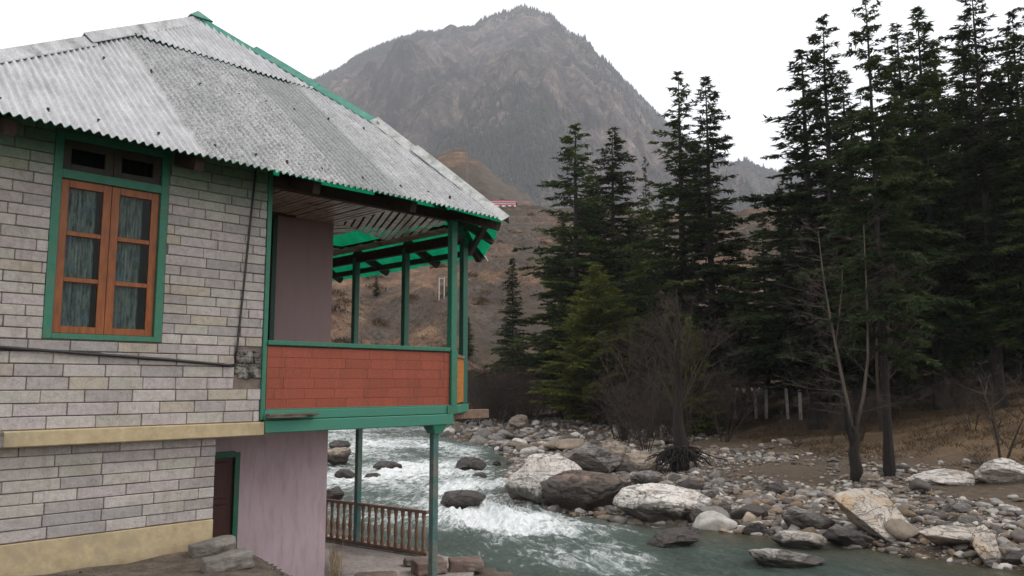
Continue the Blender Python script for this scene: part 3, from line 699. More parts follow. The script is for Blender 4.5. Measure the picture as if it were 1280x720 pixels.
hp(MB().box(-3.4, -.1, 1.3, 1.35, -.5, 3.0).box(-3.4, -.1, .3, 1.3, 2.95, 3.0).box(-3.4, -.1, .3, 1.3, -.5, -.45).box(-3.45, -3.4, .26, 1.3, -.6, 3).box(-.1, -.02, .27, 1.3, -.6, 3), 'room', M['dark_room'])
# pink block
pk = MB()
UD0, UD1, UDT = .45, 1.22, 2.62      # upper door opening on plane v = 2
LD0, LD1, LDT = -.1, .74, -1.03
pk.box(-3.45, UD0, 2.0, 2.2, -.5, 3.2); pk.box(UD1, 2.27, 2.0, 2.2, -.5, 3.2); pk.box(UD0, UD1, 2.0, 2.2, UDT, 3.2)
pk.box(-3.45, LD0, 2.0, 2.2, -3.1, -.5); pk.box(LD1, 2.27, 2.0, 2.2, -3.1, -.5); pk.box(LD0, LD1, 2.0, 2.2, LDT, -.5)
pk.box(2.12, 2.27, 2.2, 7.6, -3.1, 3.2); pk.box(-3.45, 2.12, 7.4, 7.6, -3.1, 3.2); pk.box(-3.45, -3.25, .4, 7.4, -3.1, 3.0)
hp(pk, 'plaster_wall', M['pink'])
hp(MB().box(-.2, -.005, .3, 2.0, -.5, 3.0), 'inner_wall', M['core'])
def door(u0, u1, z0, z1, fm, name):
    f = MB(); w = .07
    f.box(u0-.0, u0+w, 1.975, 2.08, z0, z1, .004); f.box(u1-w, u1+.01, 1.975, 2.08, z0, z1, .004); f.box(u0+w, u1-w, 1.975, 2.08, z1-w, z1+.02, .004)
    fr = hp(f, name+'_frame', fm)
    d = MB(); d.box(u0+w, u1-w, 2.03, 2.07, z0, z1-w, .003)
    for k in range(3):
        a = z0+.1+(z1-z0-.2)*k/3; d.box(u0+w+.08, u1-w-.08, 2.018, 2.031, a+.05, a+(z1-z0-.2)/3-.03, .008)
    dd = hp(d, name, M['door_wood'], fr); return dd
door(UD0, UD1+.02, -.38, UDT, M['dark_green'], 'balcony_door')
door(LD0, LD1+.03, -3.0, LDT+.03, M['green'], 'lower_door')
hp(MB().box(.06, 2.24, 1.9, 1.997, 2.68, 3.0, .01).box(.06, 1.5, 1.86, 1.9, 2.58, 2.68, .006), 'lintel_boards', M['door_wood'])
# balcony floor, beams
PC = [(3.1, 0), (4.22, .95)]
fl = MB(); poly = [(0.06, .03), (3.1, .03), (4.22, .98), (4.22, 5.9), (2.28, 5.9), (2.28, 1.99), (.06, 1.99)]
fl.add([(u, v, -.385) for u, v in poly]+[(u, v, -.46) for u, v in poly], [tuple(range(7)), tuple(range(13, 6, -1))]+[(i+7, (i+1) % 7+7, (i+1) % 7, i) for i in range(7)])
hp(fl, 'balcony_floor', M['plank'])
hp(MB().box(.04, 3.3, -.05, .03, -.452, -.335, .008), 'balcony_beam', M['teal'])
hp(MB().box(.045, 3.12, -.075, .045, -.612, -.458, .01), 'balcony_beam', M['teal'])
hp(MB().box(3.0, 3.2, -.075, -.052, -.46, -.33, .006), 'beam_cleat', M['green'])
hp(MB().bar((3.2, .03, -.4), (4.3, .95, -.4), .08, .12), 'balcony_beam', M['teal'])
hp(MB().box(4.2, 4.3, .95, 5.9, -.5, -.36, .008), 'balcony_beam', M['teal'])
hp(MB().box(4.3, 4.9, 1.02, 1.12, -.6, -.45, .006).box(3.6, 4.3, 1.02, 1.12, -.6, -.505, .006), 'projecting_timber', M['rail_wood'])
hp(MB().box(.05, .75, -.16, -.055, -.40, -.375, .004).box(.02, .55, -.18, -.08, -.425, -.402, .003), 'loose_plank', M['plank'])
# red panel of slates
rp = MB(); zz = -.33; row = 0
while zz < .455:
    top = min(zz+.131, .47); x = .06-rs.uniform(0, .25)-(.2 if row % 2 else 0)
    while x < 3.06:
        L = .44*rs.uniform(.95, 1.05); a, b_ = max(x, .06), min(x+L, 3.06)
        if b_-a > .03:
            k = rs.uniform(.85, 1.12); rp.col = (.30*k, .073*k, .04*k); pr = rs.uniform(0, .003)
            rp.box(a+.0008, b_-.0008, -.028-pr, .02, zz+.001, top-.001, .0025)
        x += L
    zz = top; row += 1
bp_ = hp(rp, 'balcony_panel', M['red'])
hp(MB().box(.06, 3.09, -.014, .05, -.335, .475), 'panel_backing', M['door_wood'], bp_)
hp(MB().box(.055, 3.06, -.06, .075, .475, .535, .008), 'hand_rail', M['green'], bp_)
hp(MB().box(.056, 3.06, -.045, -.008, -.345, -.318, .004), 'bottom_rail', M['green'], bp_)
# posts
for (u, v) in [(3.13, .0), (4.22, .95), (4.22, 2.57), (4.22, 4.18), (4.22, 5.8)]:
    p = MB(); w = .055
    p.box(u-w, u+w, v-w, v+w, -.33, 2.5, .006); hp(p, 'balcony_post', M['green_post' if u > 4 else 'green'])
hp(MB().box(3.07, 3.185, -.075, -.056, -.33, .5, .004), 'post_facing', M['green'])
# lattice on the cut corner, railing on the river side
a0 = Vector((3.2, .06, 0)); a1 = Vector((4.17, .9, 0)); lt = MB(); dvec = a1-a0
for s_ in range(14):
    t0 = s_/13; p = a0+dvec*t0; lt.bar((p.x, p.y, -.31), (p.x, p.y, .40), .016, .018)
for s_ in range(9):
    zc = -.30+s_*.085; lt.bar((a0.x, a0.y, zc), (a1.x, a1.y, zc), .012, .018)
lt2 = lt
hp(lt2, 'lattice_railing', M['orange'])
hp(MB().bar((a0.x, a0.y, .43), (a1.x, a1.y, .43), .06, .05), 'lattice_rail', M['rail_wood'])
sr = MB()
for k in range(30):
    v = 1.05+k*.165; sr.box(4.20, 4.235, v, v+.035, -.35, .40)
sr.box(4.19, 4.25, 1.0, 5.75, .40, .46, .006); hp(sr, 'river_railing', M['orange'])
# chair back seen over the rail
# ceiling
cl = MB(); rb = random.Random(5); ZC = 2.615
def boards(region, ang, width=.085, hole=None):
    # strips of direction ang clipped to a convex region (list of uv), built as thin boards with open joints
    ca, sa = math.cos(ang), math.sin(ang); pts = [(u*ca+v*sa, -u*sa+v*ca) for u, v in region]
    lo_, hi_ = min(p[1] for p in pts), max(p[1] for p in pts); y = lo_
    while y < hi_:
        yc = y+width/2; xs_ = []
        for (xa, ya), (xb, yb) in zip(pts, pts[1:]+pts[:1]):
            if (ya > yc) != (yb > yc): xs_.append(xa+(xb-xa)*(yc-ya)/(yb-ya))
        if len(xs_) >= 2:
            x0, x1 = min(xs_), max(xs_); k = rb.uniform(.7, 1.15); segs = [(x0, x1)]
            if hole:
                segs = []
                xx = x0; st = None
                while xx < x1:
                    u = xx*ca-yc*sa; v = xx*sa+yc*ca; inn = hole(u, v)
                    if not inn and st is None: st = xx
                    if inn and st is not None: segs.append((st, xx)); st = None
                    xx += .05
                if st is not None: segs.append((st, x1))
            for p, q in segs:
                if q-p < .04: continue
                z_ = ZC+rb.uniform(-.006, .006); g_ = .018
                c4 = [(p, y+g_), (q, y+g_), (q, y+width-g_), (p, y+width-g_)]
                w4 = [(a*ca-b_*sa, a*sa+b_*ca) for a, b_ in c4]
                cl.add([(a, b_, z_) for a, b_ in w4]+[(a, b_, z_+.015) for a, b_ in w4], [(3, 2, 1, 0), (4, 5, 6, 7), (0, 1, 5, 4), (1, 2, 6, 5), (2, 3, 7, 6), (3, 0, 4, 7)])
        y += width
hole = lambda u, v: (2.9 < u < 3.8) and (2.2+.5*(u-2.9) < v < 4.1) 
boards([(.06, .08), (3.15, .08), (3.4, .42), (.06, .42)], 0, .07)
boards([(.06, .42), (2.3, .42), (2.28, 1.98), (.06, 1.98)], R(90), .1)
boards([(2.3, .42), (3.4, .42), (3.8, 1.4), (3.8, 2.6), (2.3, 1.9)], R(62), .12)
boards([(2.3, 1.9), (3.8, 2.6), (3.8, 5.9), (2.3, 5.9)], R(120), .12, hole)
boards([(3.8, 1.0), (4.17, 1.0), (4.17, 5.9), (3.8, 5.9)], R(90), .06)
hp(cl, 'verandah_ceiling', M['ceiling'])
dk = MB().box(.06, 2.9, .42, 1.99, 2.66, 2.68).box(2.9, 3.5, .42, 2.0, 2.66, 2.68).box(.06, 3.1, .1, .418, 2.66, 2.68).box(3.82, 4.16, 1.0, 5.9, 2.66, 2.68).box(2.29, 3.8, 4.1, 5.9, 2.66, 2.68).box(2.29, 2.9, 2.0, 4.1, 2.66, 2.68)
hp(dk, 'ceiling_backing', M['dark_wood'])
# plate beams and eave timbers
wb = MB(); wb.box(.06, 3.2, .0, .1, 2.5, 2.66, .008); wb.bar((3.13, .05, 2.52), (4.25, 1.0, 2.5), .1, .16); wb.box(4.17, 4.27, .95, 5.95, 2.40, 2.58, .008)
hp(wb, 'plate_beam', M['dark_wood'])
hp(MB().box(-3.45, 3.2, -.05, .0, 2.78, 2.98, .006), 'plate_board', M['dark_green'])
# ------------------------------------------------ roof
AP = np.array([.62, 3.81, 6.16]); E0 = np.array([-4.13, -.8, 2.5]); E1 = np.array([3.45, -.8, 2.47]); E2 = np.array([5.0, 1.3, 2.28]); BB = np.array([2.72, 1.48, 4.294])
E3 = np.array([5.0, 8.5, 2.28]); E4 = np.array([-4.13, 8.5, 2.5])
PITCH = .0875
def facet(origin, s_end, poly3, tiers, tintf, over=0.0, seed=0):
    """corrugated sheeting: columns run up the slope inside the polygon; returns top and lining meshes"""
    o = np.array(origin, float); sdir = np.array(s_end, float)-o; Ls = np.linalg.norm(sdir); sdir /= Ls
    P3 = [np.array(p, float) for p in poly3]
    far = max(P3, key=lambda p: np.linalg.norm(np.cross(p-o, sdir)))
    td = (far-o)-((far-o)@sdir)*sdir; td /= np.linalg.norm(td); nrm = np.cross(sdir, td)
    if nrm[2] < 0: nrm = -nrm
    P2 = [((p-o)@sdir, (p-o)@td) for p in P3]
    smin, smax = min(p[0] for p in P2), max(p[0] for p in P2)
    n = int((smax-smin)/PITCH*8); rr = random.Random(seed)
    top = MB(); und = MB(); jit = {}
    def span(s):
        ts = []
        for (xa, ya), (xb, yb) in zip(P2, P2[1:]+P2[:1]):
            if (xa > s) != (xb > s): ts.append(ya+(yb-ya)*(s-xa)/(xb-xa))
        return (min(ts), max(ts)) if len(ts) >= 2 else None
    for ti, (ta, tb, lift) in enumerate(tiers):
        for mb, off in ((top, 0.0), (und, -.009)):
            prev = None
            for i in range(n+1):
                s = smin+1e-4+(smax-smin-2e-4)*i/n; sp_ = span(s)
                if sp_ is None: prev = None; continue
                sheet = math.floor((s+.9)/.93)
                if (ti, sheet) not in jit: jit[(ti, sheet)] = (rr.uniform(-.02, .02), rr.choice((0, .007, .014)))
                j, hl = jit[(ti, sheet)]
                lo_ = max(sp_[0], ta)-(over+j if ta <= sp_[0]+.01 else j); hi_ = min(sp_[1], tb)
                if hi_ <= lo_+.02: prev = None; continue
                zc = .019*math.cos(2*math.pi*s/PITCH)+lift+hl+off
                m_ = 7; col = tintf(s, ti, sheet)
                ids = []
                for k in range(m_+1):
                    t = lo_+(hi_-lo_)*k/m_; p = o+sdir*s+td*t+nrm*(zc+.006*math.sin(s*1.3+t*1.1))
                    ids.append(len(mb.v)); mb.v.append(tuple(p)); mb.c.append(col)
                if prev:
                    for k in range(m_): mb.f.append((prev[k], ids[k], ids[k+1], prev[k+1]))
                prev = ids
            # closing lip at the eave gives the sheet its thickness
    return top, und
TJ = random.Random(11)
def tf_front(s, ti, sheet):
    u = s-4.13
    if ti == 1: return (1.0, .12, .5)
    if u < -1.17: return (1.0, .16, .4)
    if u < -.25: return (.80, .95, .5)
    if u < .72: return (.85, .95, .5)
    if u < 1.58: return (.52, .75, .5)
    return (.88, .5, .6)
sl = math.sqrt(1+.64)
tiers = [(0, 3.12*sl, 0), (2.98*sl, 20, .028)]
top, und = facet(E0, E1, [E0, E1, BB, AP], tiers, tf_front, .0, 1)
roof = hp(top, 'roof', M['roof'], smooth=True); hp(und, 'roof_lining', M['roof_under'], roof, smooth=True)
one = [(0, 50, 0)]
for k, (o_, e_, ps) in enumerate([(E1, E2, [E1, E2, BB]), (E2, E3, [E2, E3, AP, BB]), (E3, E4, [E3, E4, AP]), (E4, E0, [E4, E0, AP])]):
    top, und = facet(o_, e_, ps, one, lambda s, ti, sh: (.9, .5, .5), .0, 5+k)
    hp(top, 'roof', M['green_sheet' if k < 2 else 'roof'], smooth=True)
    if k > 1: hp(und, 'roof_lining', M['roof_under'], smooth=True)
nl = MB()
for tv in (-.55, 1.1):
    for kk in range(-8, 6):
        u_n = kk*.53+.1*math.sin(kk*5+tv); top_ = min((u_n+4.13)*1.0, 99)
        if u_n > 3.3-(tv+.8)*.32 or tv+.8 > (u_n+4.13)*.95: continue
        if tv > 1.48 and u_n > .62+(3.81-tv)/1.107-.1: continue
        zz_ = 2.47+.8*(tv+.8)+.03; nl.box(u_n-.011, u_n+.011, tv-.014, tv+.014, zz_-.03, zz_+.018)
hp(nl, 'roof_nails', M['dark_wood'], roof)
# ridge caps: lapped angled pieces along the hips
def cap(a, b_, mat, w=.17, seg=1.0, name='ridge_cap', lift=.03, sag=.0):
    a = Vector(a); b_ = Vector(b_); L = (b_-a).length; n = max(1, round(L/seg)); d = (b_-a).normalized()
    side_ = d.cross(Vector((0, 0, 1))).normalized(); upv = side_.cross(d).normalized()
    mb = MB(); rr = random.Random(int(L*100))
    for i in range(n):
        p = a+d*(L*i/n-.06); q = a+d*(L*(i+1)/n+.06); 
        off = lift+.02*(i % 2)+rr.uniform(0, .012)
        vs = []
        for pp, ex in ((p, .012), (q, -.012)):
            pp = pp+upv*(off+ex)
            for sx, dz in ((-1, -.075), (-.35, -.005), (0, .035), (.35, -.005), (1, -.075)):
                vs.append(pp+side_*sx*w+upv*dz)
        vs += [v-upv*.014 for v in vs]
        fs = [(k, k+1, k+6, k+5) for k in range(4)]+[(k+11, k+10, k+15, k+16) for k in range(4)]
        fs += [(k, k+10, k+11, k+1) for k in range(4)]+[(k+5, k+6, k+16, k+15) for k in range(4)]+[(0, 5, 15, 10), (4, 14, 19, 9)]
        mb.add(vs, fs)
    return hp(mb, name, mat, roof)
cap(E0, AP, M['ridge_grey2'], .09, 3.3, lift=.055)
cap(AP, (BB+ (AP-BB)*.02), M['ridge_green'], .1, 1.1, lift=.06)
cap(BB, E1+(E1-BB)*.0, M['ridge_grey'], .13, .9, lift=.06)
cap(BB, E2, M['ridge_grey'], .14, .9, lift=.03)
cap(E3, AP, M['ridge_grey'], .14, 1.1); cap(E4, AP, M['ridge_grey'], .14, 1.1)
fn = MB(); fn.add([(AP[0]-.2, AP[1]-.16, AP[2]+.02), (AP[0]+.2, AP[1]-.16, AP[2]+.02), (AP[0]+.2, AP[1]+.2, AP[2]-.02), (AP[0]-.2, AP[1]+.2, AP[2]-.02), (AP[0], AP[1], AP[2]+.2)], [(0, 1, 4), (1, 2, 4), (2, 3, 4), (3, 0, 4), (3, 2, 1, 0)])
hp(fn, 'roof_finial', M['ridge_green'], roof)
# rafters, purlins and outriggers under the eaves
def rz_front(v): return 2.47+.8*(v+.8)-.09
rf = MB()
rf.box(-3.9, 3.3, -.47, -.41, rz_front(-.44)-.07, rz_front(-.44)+.0)       # eave purlin
hp(rf, 'eave_purlin', M['dark_green'])
for u in (-3.0, -1.15, .36, 1.9):
    q = MB(); q.bar((u, -.58, 2.44), (u, .3, 2.72), .1, .15); hp(q, 'bracket', M['dark_wood'])
pr = MB(); pr.bar((3.35, -.55, 2.44), (4.72, 1.35, 2.34), .07, .1); pr.bar((4.72, 1.3, 2.34), (4.72, 8.2, 2.34), .07, .1); hp(pr, 'eave_purlin', M['dark_wood'])
for a, b_ in (((3.1, .05, 2.62), (3.45, -.7, 2.36)), ((3.6, .45, 2.68), (4.25, .25, 2.36)), ((4.2, .95, 2.62), (4.9, 1.3, 2.24)), ((4.2, 2.57, 2.64), (4.95, 2.5, 2.26)), ((4.2, 4.2, 2.64), (4.95, 4.1, 2.26)), ((4.2, 5.8, 2.64), (4.95, 5.8, 2.26))):
    q = MB(); q.bar(a, b_, .09, .13); hp(q, 'outrigger', M['dark_wood'])
# lower storey posts
q = MB(); q.box(2.82, 2.92, .03, .13, -4.2, -.74, .006); lp_ = hp(q, 'lower_post', M['teal_post'])
q = MB(); q.add([(2.8, -.02, -.74), (2.94, -.02, -.74), (2.94, .15, -.74), (2.8, .15, -.74), (2.74, -.06, -.613), (3.0, -.06, -.613), (3.0, .2, -.613), (2.74, .2, -.613)], [(3, 2, 1, 0), (4, 5, 6, 7), (0, 1, 5, 4), (1, 2, 6, 5), (2, 3, 7, 6), (3, 0, 4, 7)])
hp(q, 'post_capital', M['teal'], lp_)
q = MB(); q.box(3.94, 4.04, 3.57, 3.67, -3.02, -.5, .006); hp(q, 'lower_post', M['teal_post'])
# terrace slab + balustrade
def toW(u, v, z): p = HW(u, v); return (p[0], p[1], z)
tr = MB(); tp = [(1.35, -.3), (4.55, -.3), (4.62, 1.0), (4.5, 2.4), (4.05, 6.6), (.3, 6.6), (.3, .9)]
tp = [(1.7, .25), (3.9, .35), (4.62, 1.0), (4.5, 2.4), (4.05, 6.6), (2.3, 6.6), (2.3, 2.02), (-.4, 2.02), (-.4, 1.2)]
k = len(tp)
tr.add([toW(u, v, -3.0) for u, v in tp]+[toW(u, v, -3.35) for u, v in tp], [tuple(range(k)), tuple(range(2*k-1, k-1, -1))]+[(i+k, (i+1) % k+k, (i+1) % k, i) for i in range(k)])
o = tr.build('terrace', M['terrace']); tag(o, kind='structure')
bal0 = np.array(toW(4.27, 1.9, -3.0)); bal1 = np.array(toW(3.75, 4.9, -3.0))
bdir = (bal1-bal0); BL = np.linalg.norm(bdir)
bal = empty('terrace_balustrade', tuple(bal0), math.atan2(bdir[1], bdir[0]), label='brown wooden balustrade with turned balusters along the terrace edge', cat='balustrade')
MB().box(0, BL, -.035, .035, .735, .785, .008).build('top_rail', M['rail_wood'], bal)
MB().box(0, BL, -.03, .03, .035, .085, .006).build('bottom_rail', M['rail_wood'], bal)
MB().box(0, BL, -.09, .09, -.02, .025, .006).build('kerb', M['block'], bal)
prof = [(a_*1.25, b_) for a_, b_ in [(.018, .085), (.03, .10), (.03, .16), (.019, .19), (.023, .25), (.031, .33), (.033, .37), (.026, .45), (.018, .52), (.017, .56), (.026, .585), (.019, .61), (.03, .66), (.03, .735)]]
b0 = MB().lathe(0, 0, prof, 10).build('baluster', M['rail_wood'], bal, smooth=True); b0.location = (.09, 0, 0)
nb = int((BL-.1)/.165)
for i in range(1, nb):
    c_ = b0.copy(); scene.collection.objects.link(c_); c_.parent = bal; c_.location = (.09+i*.165, 0, 0)

# ================================================================== ROCKS
import bmesh
def ico(sub):
    bm = bmesh.new(); bmesh.ops.create_icosphere(bm, subdivisions=sub, radius=1)
    v = np.array([x.co[:] for x in bm.verts]); f = np.array([[q.index for q in p.verts] for p in bm.faces]); bm.free(); return v, f
ICO = {k: ico(k) for k in (1, 2, 3, 5, 6)}
def n3(p, s, seed, oct=4):
    return (fbm(p[:, 0]*s+p[:, 2]*s*.7, p[:, 1]*s-p[:, 2]*s*.6, oct, seed)+fbm(p[:, 2]*s+3, p[:, 0]*s*.8-p[:, 1]*s*.5, oct, seed+5))*.5
def rock_verts(sub, seed, dims, planes=9, facet_=.75, rough=.16):
    v, f = ICO[sub]; v = v.copy(); rg = np.random.default_rng(seed)
    for _ in range(planes):
        d = rg.normal(size=3); d /= np.linalg.norm(d); h = rg.uniform(.5, .86)
        t = v@d; over = np.clip(t-h, 0, None); v -= np.outer(over*facet_, d)
    v = v*(1+rough*n3(v, 1.3, seed, 4)[:, None])
    if sub >= 5:
        v0 = v.copy()
        for _ in range(10):      # smaller breaks and chipped faces
            d = rg.normal(size=3); d /= np.linalg.norm(d); h = (v@d).max()*rg.uniform(.74, .93); over = np.clip(v@d-h+.05*n3(v0, 3, seed+7, 2), 0, None); v -= np.outer(over*.8, d)
        cr_ = np.clip(1-np.abs(n3(v0, 1.7, seed+21, 3))*14, 0, 1); v = v*(1-.045*cr_[:, None])
    v = v + rough*.34*np.stack([n3(v, 4, seed+k*9, 4) for k in range(3)], -1)
    if sub >= 5: v[:, :2] *= (1-.28*np.clip(-v[:, 2:3]-.05, 0, 1))
    lo_, hi_ = v.min(0), v.max(0); v = (v-(lo_+hi_)/2)/((hi_-lo_)/2)
    return v*np.array(dims)/2, f
def boulder(px0, px1, pyt, pyb, zb, mat, label, seed, planes=9, yaw=0, tilt=(0, 0), dep=.8, facet_=.75, sink=.12, rough=.16, cat='boulder', name='boulder', group=None):
    if zb is None:
        h_ = hit((px0+px1)/2, pyb); 
        Zd = h_.y; zb = h_.z
    else:
        d = ray((px0+px1)/2, pyb); Zd = d[1]*zb/d[2]
    w = (px1-px0)/F_*Zd; dd = w*dep; Zc = Zd+dd*.42
    d1 = ray((px0+px1)/2, pyt); h = d1[2]/d1[1]*(Zd+dd*.4)-zb
    h = max(h, .15); xc = ((px0+px1)/2-640)/F_*Zc*1.0*math.cos(PIT)**0
    # horizontal position from the true ray
    dc = ray((px0+px1)/2, pyb); xc = dc[0]/dc[1]*Zc
    hh = h*(1+sink)+.15
    v, f = rock_verts(6 if w > 1.6 else 5, seed, (w*1.02, dd, hh*1.0), planes, facet_, rough)
    rot = Matrix.Rotation(tilt[0], 3, 'Y') @ Matrix.Rotation(tilt[1], 3, 'X')
    v = v@np.array(rot).T
    s_ = (w*1.02)/(v[:, 0].max()-v[:, 0].min()); v[:, 0] *= s_
    s_ = hh/(v[:, 2].max()-v[:, 2].min()); v[:, 2] *= s_
    v[:, 2] -= v[:, 2].max()-hh
    o = mesh_np(name, v, f, M[mat], True, loc=(xc, Zc, zb-(hh-h)))
    return tag(o, label=label, cat=cat, group=group)
WZ = -5.0
BL_ = [
 (631, 731, 566, 636, WZ, 'rock_white', 'largest white granite boulder with a brown left face standing in the rapids', 11, 9, (.12, .1), .9),
 (676, 792, 587, 643, WZ, 'rock_brown', 'dark brown wet boulder with a rounded top in front of the white granite one', 12, 6, (0, 0), .7),
 (706, 778, 553, 592, WZ+.5, 'rock_grey', 'grey dome shaped boulder behind the dark brown wet one', 13, 9, (0, .1), .9),
 (766, 890, 606, 657, WZ, 'rock_white', 'long flat pale boulder with creases lying at the edge of the green pool', 14, 8, (.06, -.05), .6),
 (748, 786, 548, 584, -4.75, 'rock_tan', 'tan upright boulder at the back of the boulder pile', 15, 9, (0, 0), .9),
 (780, 830, 563, 596, -4.8, 'rock_tan', 'tan angular boulder on the right of the boulder pile above the layered one', 16, 12, (.1, 0), .9),
 (788, 832, 588, 612, -4.85, 'rock_grey', 'grey layered boulder wedged above the long flat pale boulder', 17, 10, (0, 0), .8),
 (768, 800, 577, 600, -4.85, 'rock_dark', 'small dark bluish boulder wedged in the middle of the boulder pile', 18, 8, (0, 0), .8),
 (811, 876, 660, 683, WZ, 'rock_brown', 'low brown rock with a pale ridge half sunk in the green pool', 19, 12, (-.15, 0), .7),
 (551, 607, 612, 637, WZ, 'rock_dark', 'dark grey dome shaped rock in the white water below the rapids', 20, 5, (0, 0), .8),
 (569, 608, 571, 589, WZ, 'rock_dark', 'dark brown rock in the white water upstream of the dark grey dome', 21, 7, (0, 0), .8),
 (589, 609, 590, 599, WZ, 'rock_dark', 'small dark rock between two larger dark rocks in the rapids', 22, 7, (0, 0), .8),
 (636, 661, 518, 538, None, 'rock_tan', 'round tan boulder standing above the cobbles below the small dark conifer', 23, 4, (0, 0), .9),
 (1040, 1144, 608, 681, None, 'rock_orange', 'large tilted slab with a white and ochre face leaning on the stony bank', 24, 14, (.55, -.25), .75),
 (1145, 1228, 657, 694, WZ+.02, 'rock_orange', 'ochre topped flat slab with a dark hollow below it at the pool edge', 25, 11, (.05, .1), .7),
 (1213, 1254, 656, 711, WZ, 'rock_orange', 'upright orange and white wedge of rock at the right end of the pool', 26, 12, (-.3, 0), .7),
 (971, 1031, 664, 690, WZ, 'rock_white_low', 'white rounded rock behind the flat white one in the pool', 27, 8, (.1, 0), .8),
 (936, 1027, 683, 711, WZ, 'rock_white_low', 'flat white tilted rock standing foremost in the pool', 28, 11, (.12, -.1), .6),
 (977, 1043, 634, 670, None, 'rock_grey', 'grey blocky boulder on the bank left of the large tilted slab', 29, 12, (0, 0), .8),
 (1034, 1090, 656, 686, WZ+.05, 'rock_grey', 'grey brown rubbly rock at the foot of the large tilted slab', 30, 12, (0, 0), .8),
 (1221, 1300, 571, 606, None, 'rock_white', 'large pale slab beside a thin sapling at the right edge', 31, 8, (.05, -.1), .7),
 (1142, 1216, 588, 608, None, 'rock_white', 'low pale flat slab on the brown bank behind the tilted slab', 32, 7, (0, 0), .8),
 (1178, 1238, 642, 660, None, 'rock_tan', 'flat tan rock among cobbles above the ochre topped slab', 33, 8, (0, 0), .7),
 (1178, 1215, 628, 643, None, 'rock_grey', 'flat blue grey rock right of the large tilted slab', 34, 8, (0, 0), .7),
 (883, 915, 619, 650, None, 'rock_tan', 'tan block right of the long flat pale boulder', 35, 10, (.1, 0), .8),
 (957, 985, 602, 619, None, 'rock_dark', 'dark rounded rock alone among pale cobbles in the middle of the bank', 36, 6, (0, 0), .8),
 (879, 901, 611, 628, None, 'rock_grey', 'small bluish rock above the tan block on the bank', 37, 7, (0, 0), .8),
 (928, 958, 630, 653, None, 'rock_grey', 'leaning grey rock between the tan block and the grey blocky boulder', 38, 12, (.4, 0), .8),
 (1248, 1292, 688, 710, WZ, 'rock_dark', 'dark low rock at the right edge of the pool', 39, 8, (0, 0), .7),
 (1127, 1144, 688, 699, WZ, 'rock_tan', 'small tan stone alone in the shallows below the tilted slab', 40, 8, (.1, 0), .8),
 (402, 437, 559, 582, WZ, 'rock_tan', 'tan and dark rock in the rapids beside the corner of the pink wall', 41, 8, (0, 0), .8),
 (410, 438, 550, 562, WZ, 'rock_dark', 'low dark rock in the farthest rapids left of the nearer green post', 42, 8, (0, 0), .8),
 (467, 502, 576, 588, WZ, 'rock_brown', 'brown rock in mid river between the two green posts', 43, 7, (0, 0), .7),
 (402, 430, 608, 624, WZ, 'rock_brown', 'brown rock in the river just above the balustrade end', 44, 7, (0, 0), .8),
 (455, 476, 591, 599, WZ, 'rock_dark', 'small low dark rock right of the left green post in the rapids', 45, 7, (0, 0), .8),
 (418, 444, 586, 598, WZ, 'rock_brown', 'low brown rock left of the left green post in the rapids', 46, 7, (0, 0), .8),
 (616, 627, 575, 581, WZ, 'rock_dark', 'tiny dark rock close to the far cobble bank', 47, 7, (0, 0), .8),
 (860, 884, 636, 656, WZ+.1, 'rock_brown', 'small brown rock at the right end of the long flat pale boulder', 48, 7, (0, 0), .8),
 (893, 925, 648, 662, WZ, 'rock_dark', 'dark wet rock at the pool edge below the tan block', 49, 9, (0, 0), .8),
 (930, 962, 652, 670, WZ, 'rock_dark', 'dark wet rock at the pool edge left of the white rounded rock', 50, 9, (0, 0), .8),
 (1075, 1100, 590, 606, None, 'rock_tan', 'tan stone at the foot of the dark cedar trunk', 51, 9, (0, 0), .8),
]
def hull_rock(pts, mat, label, seed):
    bm = bmesh.new(); P = []
    for px, py, Z in pts:
        d = ray(px, py); P.append(np.array(d)*Z/d[1])
    c0 = np.mean(P, 0); [bm.verts.new(p-c0) for p in P]
    bmesh.ops.convex_hull(bm, input=bm.verts[:]); loose = [v for v in bm.verts if not v.link_faces]
    for v in loose: bm.verts.remove(v)
    bmesh.ops.triangulate(bm, faces=bm.faces[:])
    bmesh.ops.bevel(bm, geom=bm.edges[:], offset=.09, segments=2, affect='EDGES', profile=.6)
    bmesh.ops.triangulate(bm, faces=bm.faces[:])
    for _ in range(5):
        le = [e for e in bm.edges if e.calc_length() > .13]
        if not le: break
        bmesh.ops.subdivide_edges(bm, edges=le, cuts=1); bmesh.ops.triangulate(bm, faces=[f for f in bm.faces if len(f.verts) > 3])
    me = bpy.data.meshes.new('boulder'); bm.to_mesh(me); bm.free()
    co = np.empty(len(me.vertices)*3); me.vertices.foreach_get('co', co); co = co.reshape(-1, 3)
    q = co+3.3*seed
    co = co+.10*np.stack([n3(q, .9, seed+k, 5) for k in range(3)], -1)+.03*np.stack([n3(q, 5, seed+k+40, 3) for k in range(3)], -1)
    me.vertices.foreach_set('co', co.ravel()); me.polygons.foreach_set('use_smooth', np.ones(len(me.polygons), bool)); me.materials.append(M[mat]); me.update()
    o = bpy.data.objects.new('boulder', me); scene.collection.objects.link(o); o.location = c0; return tag(o, label=label, cat='boulder')
hull_rock([(1038, 621, 26.2), (1052, 612, 26.6), (1078, 607, 28.3), (1104, 613, 29), (1146, 660, 27.2), (1146, 672, 26.6), (1130, 684, 25.0), (1118, 681, 25.0), (1064, 651, 26.6), (1090, 672, 27.2), (1144, 684, 27.6), (1095, 640, 30)],
          'rock_orange', 'large tilted slab with a white and ochre face leaning on the stony bank', 24)
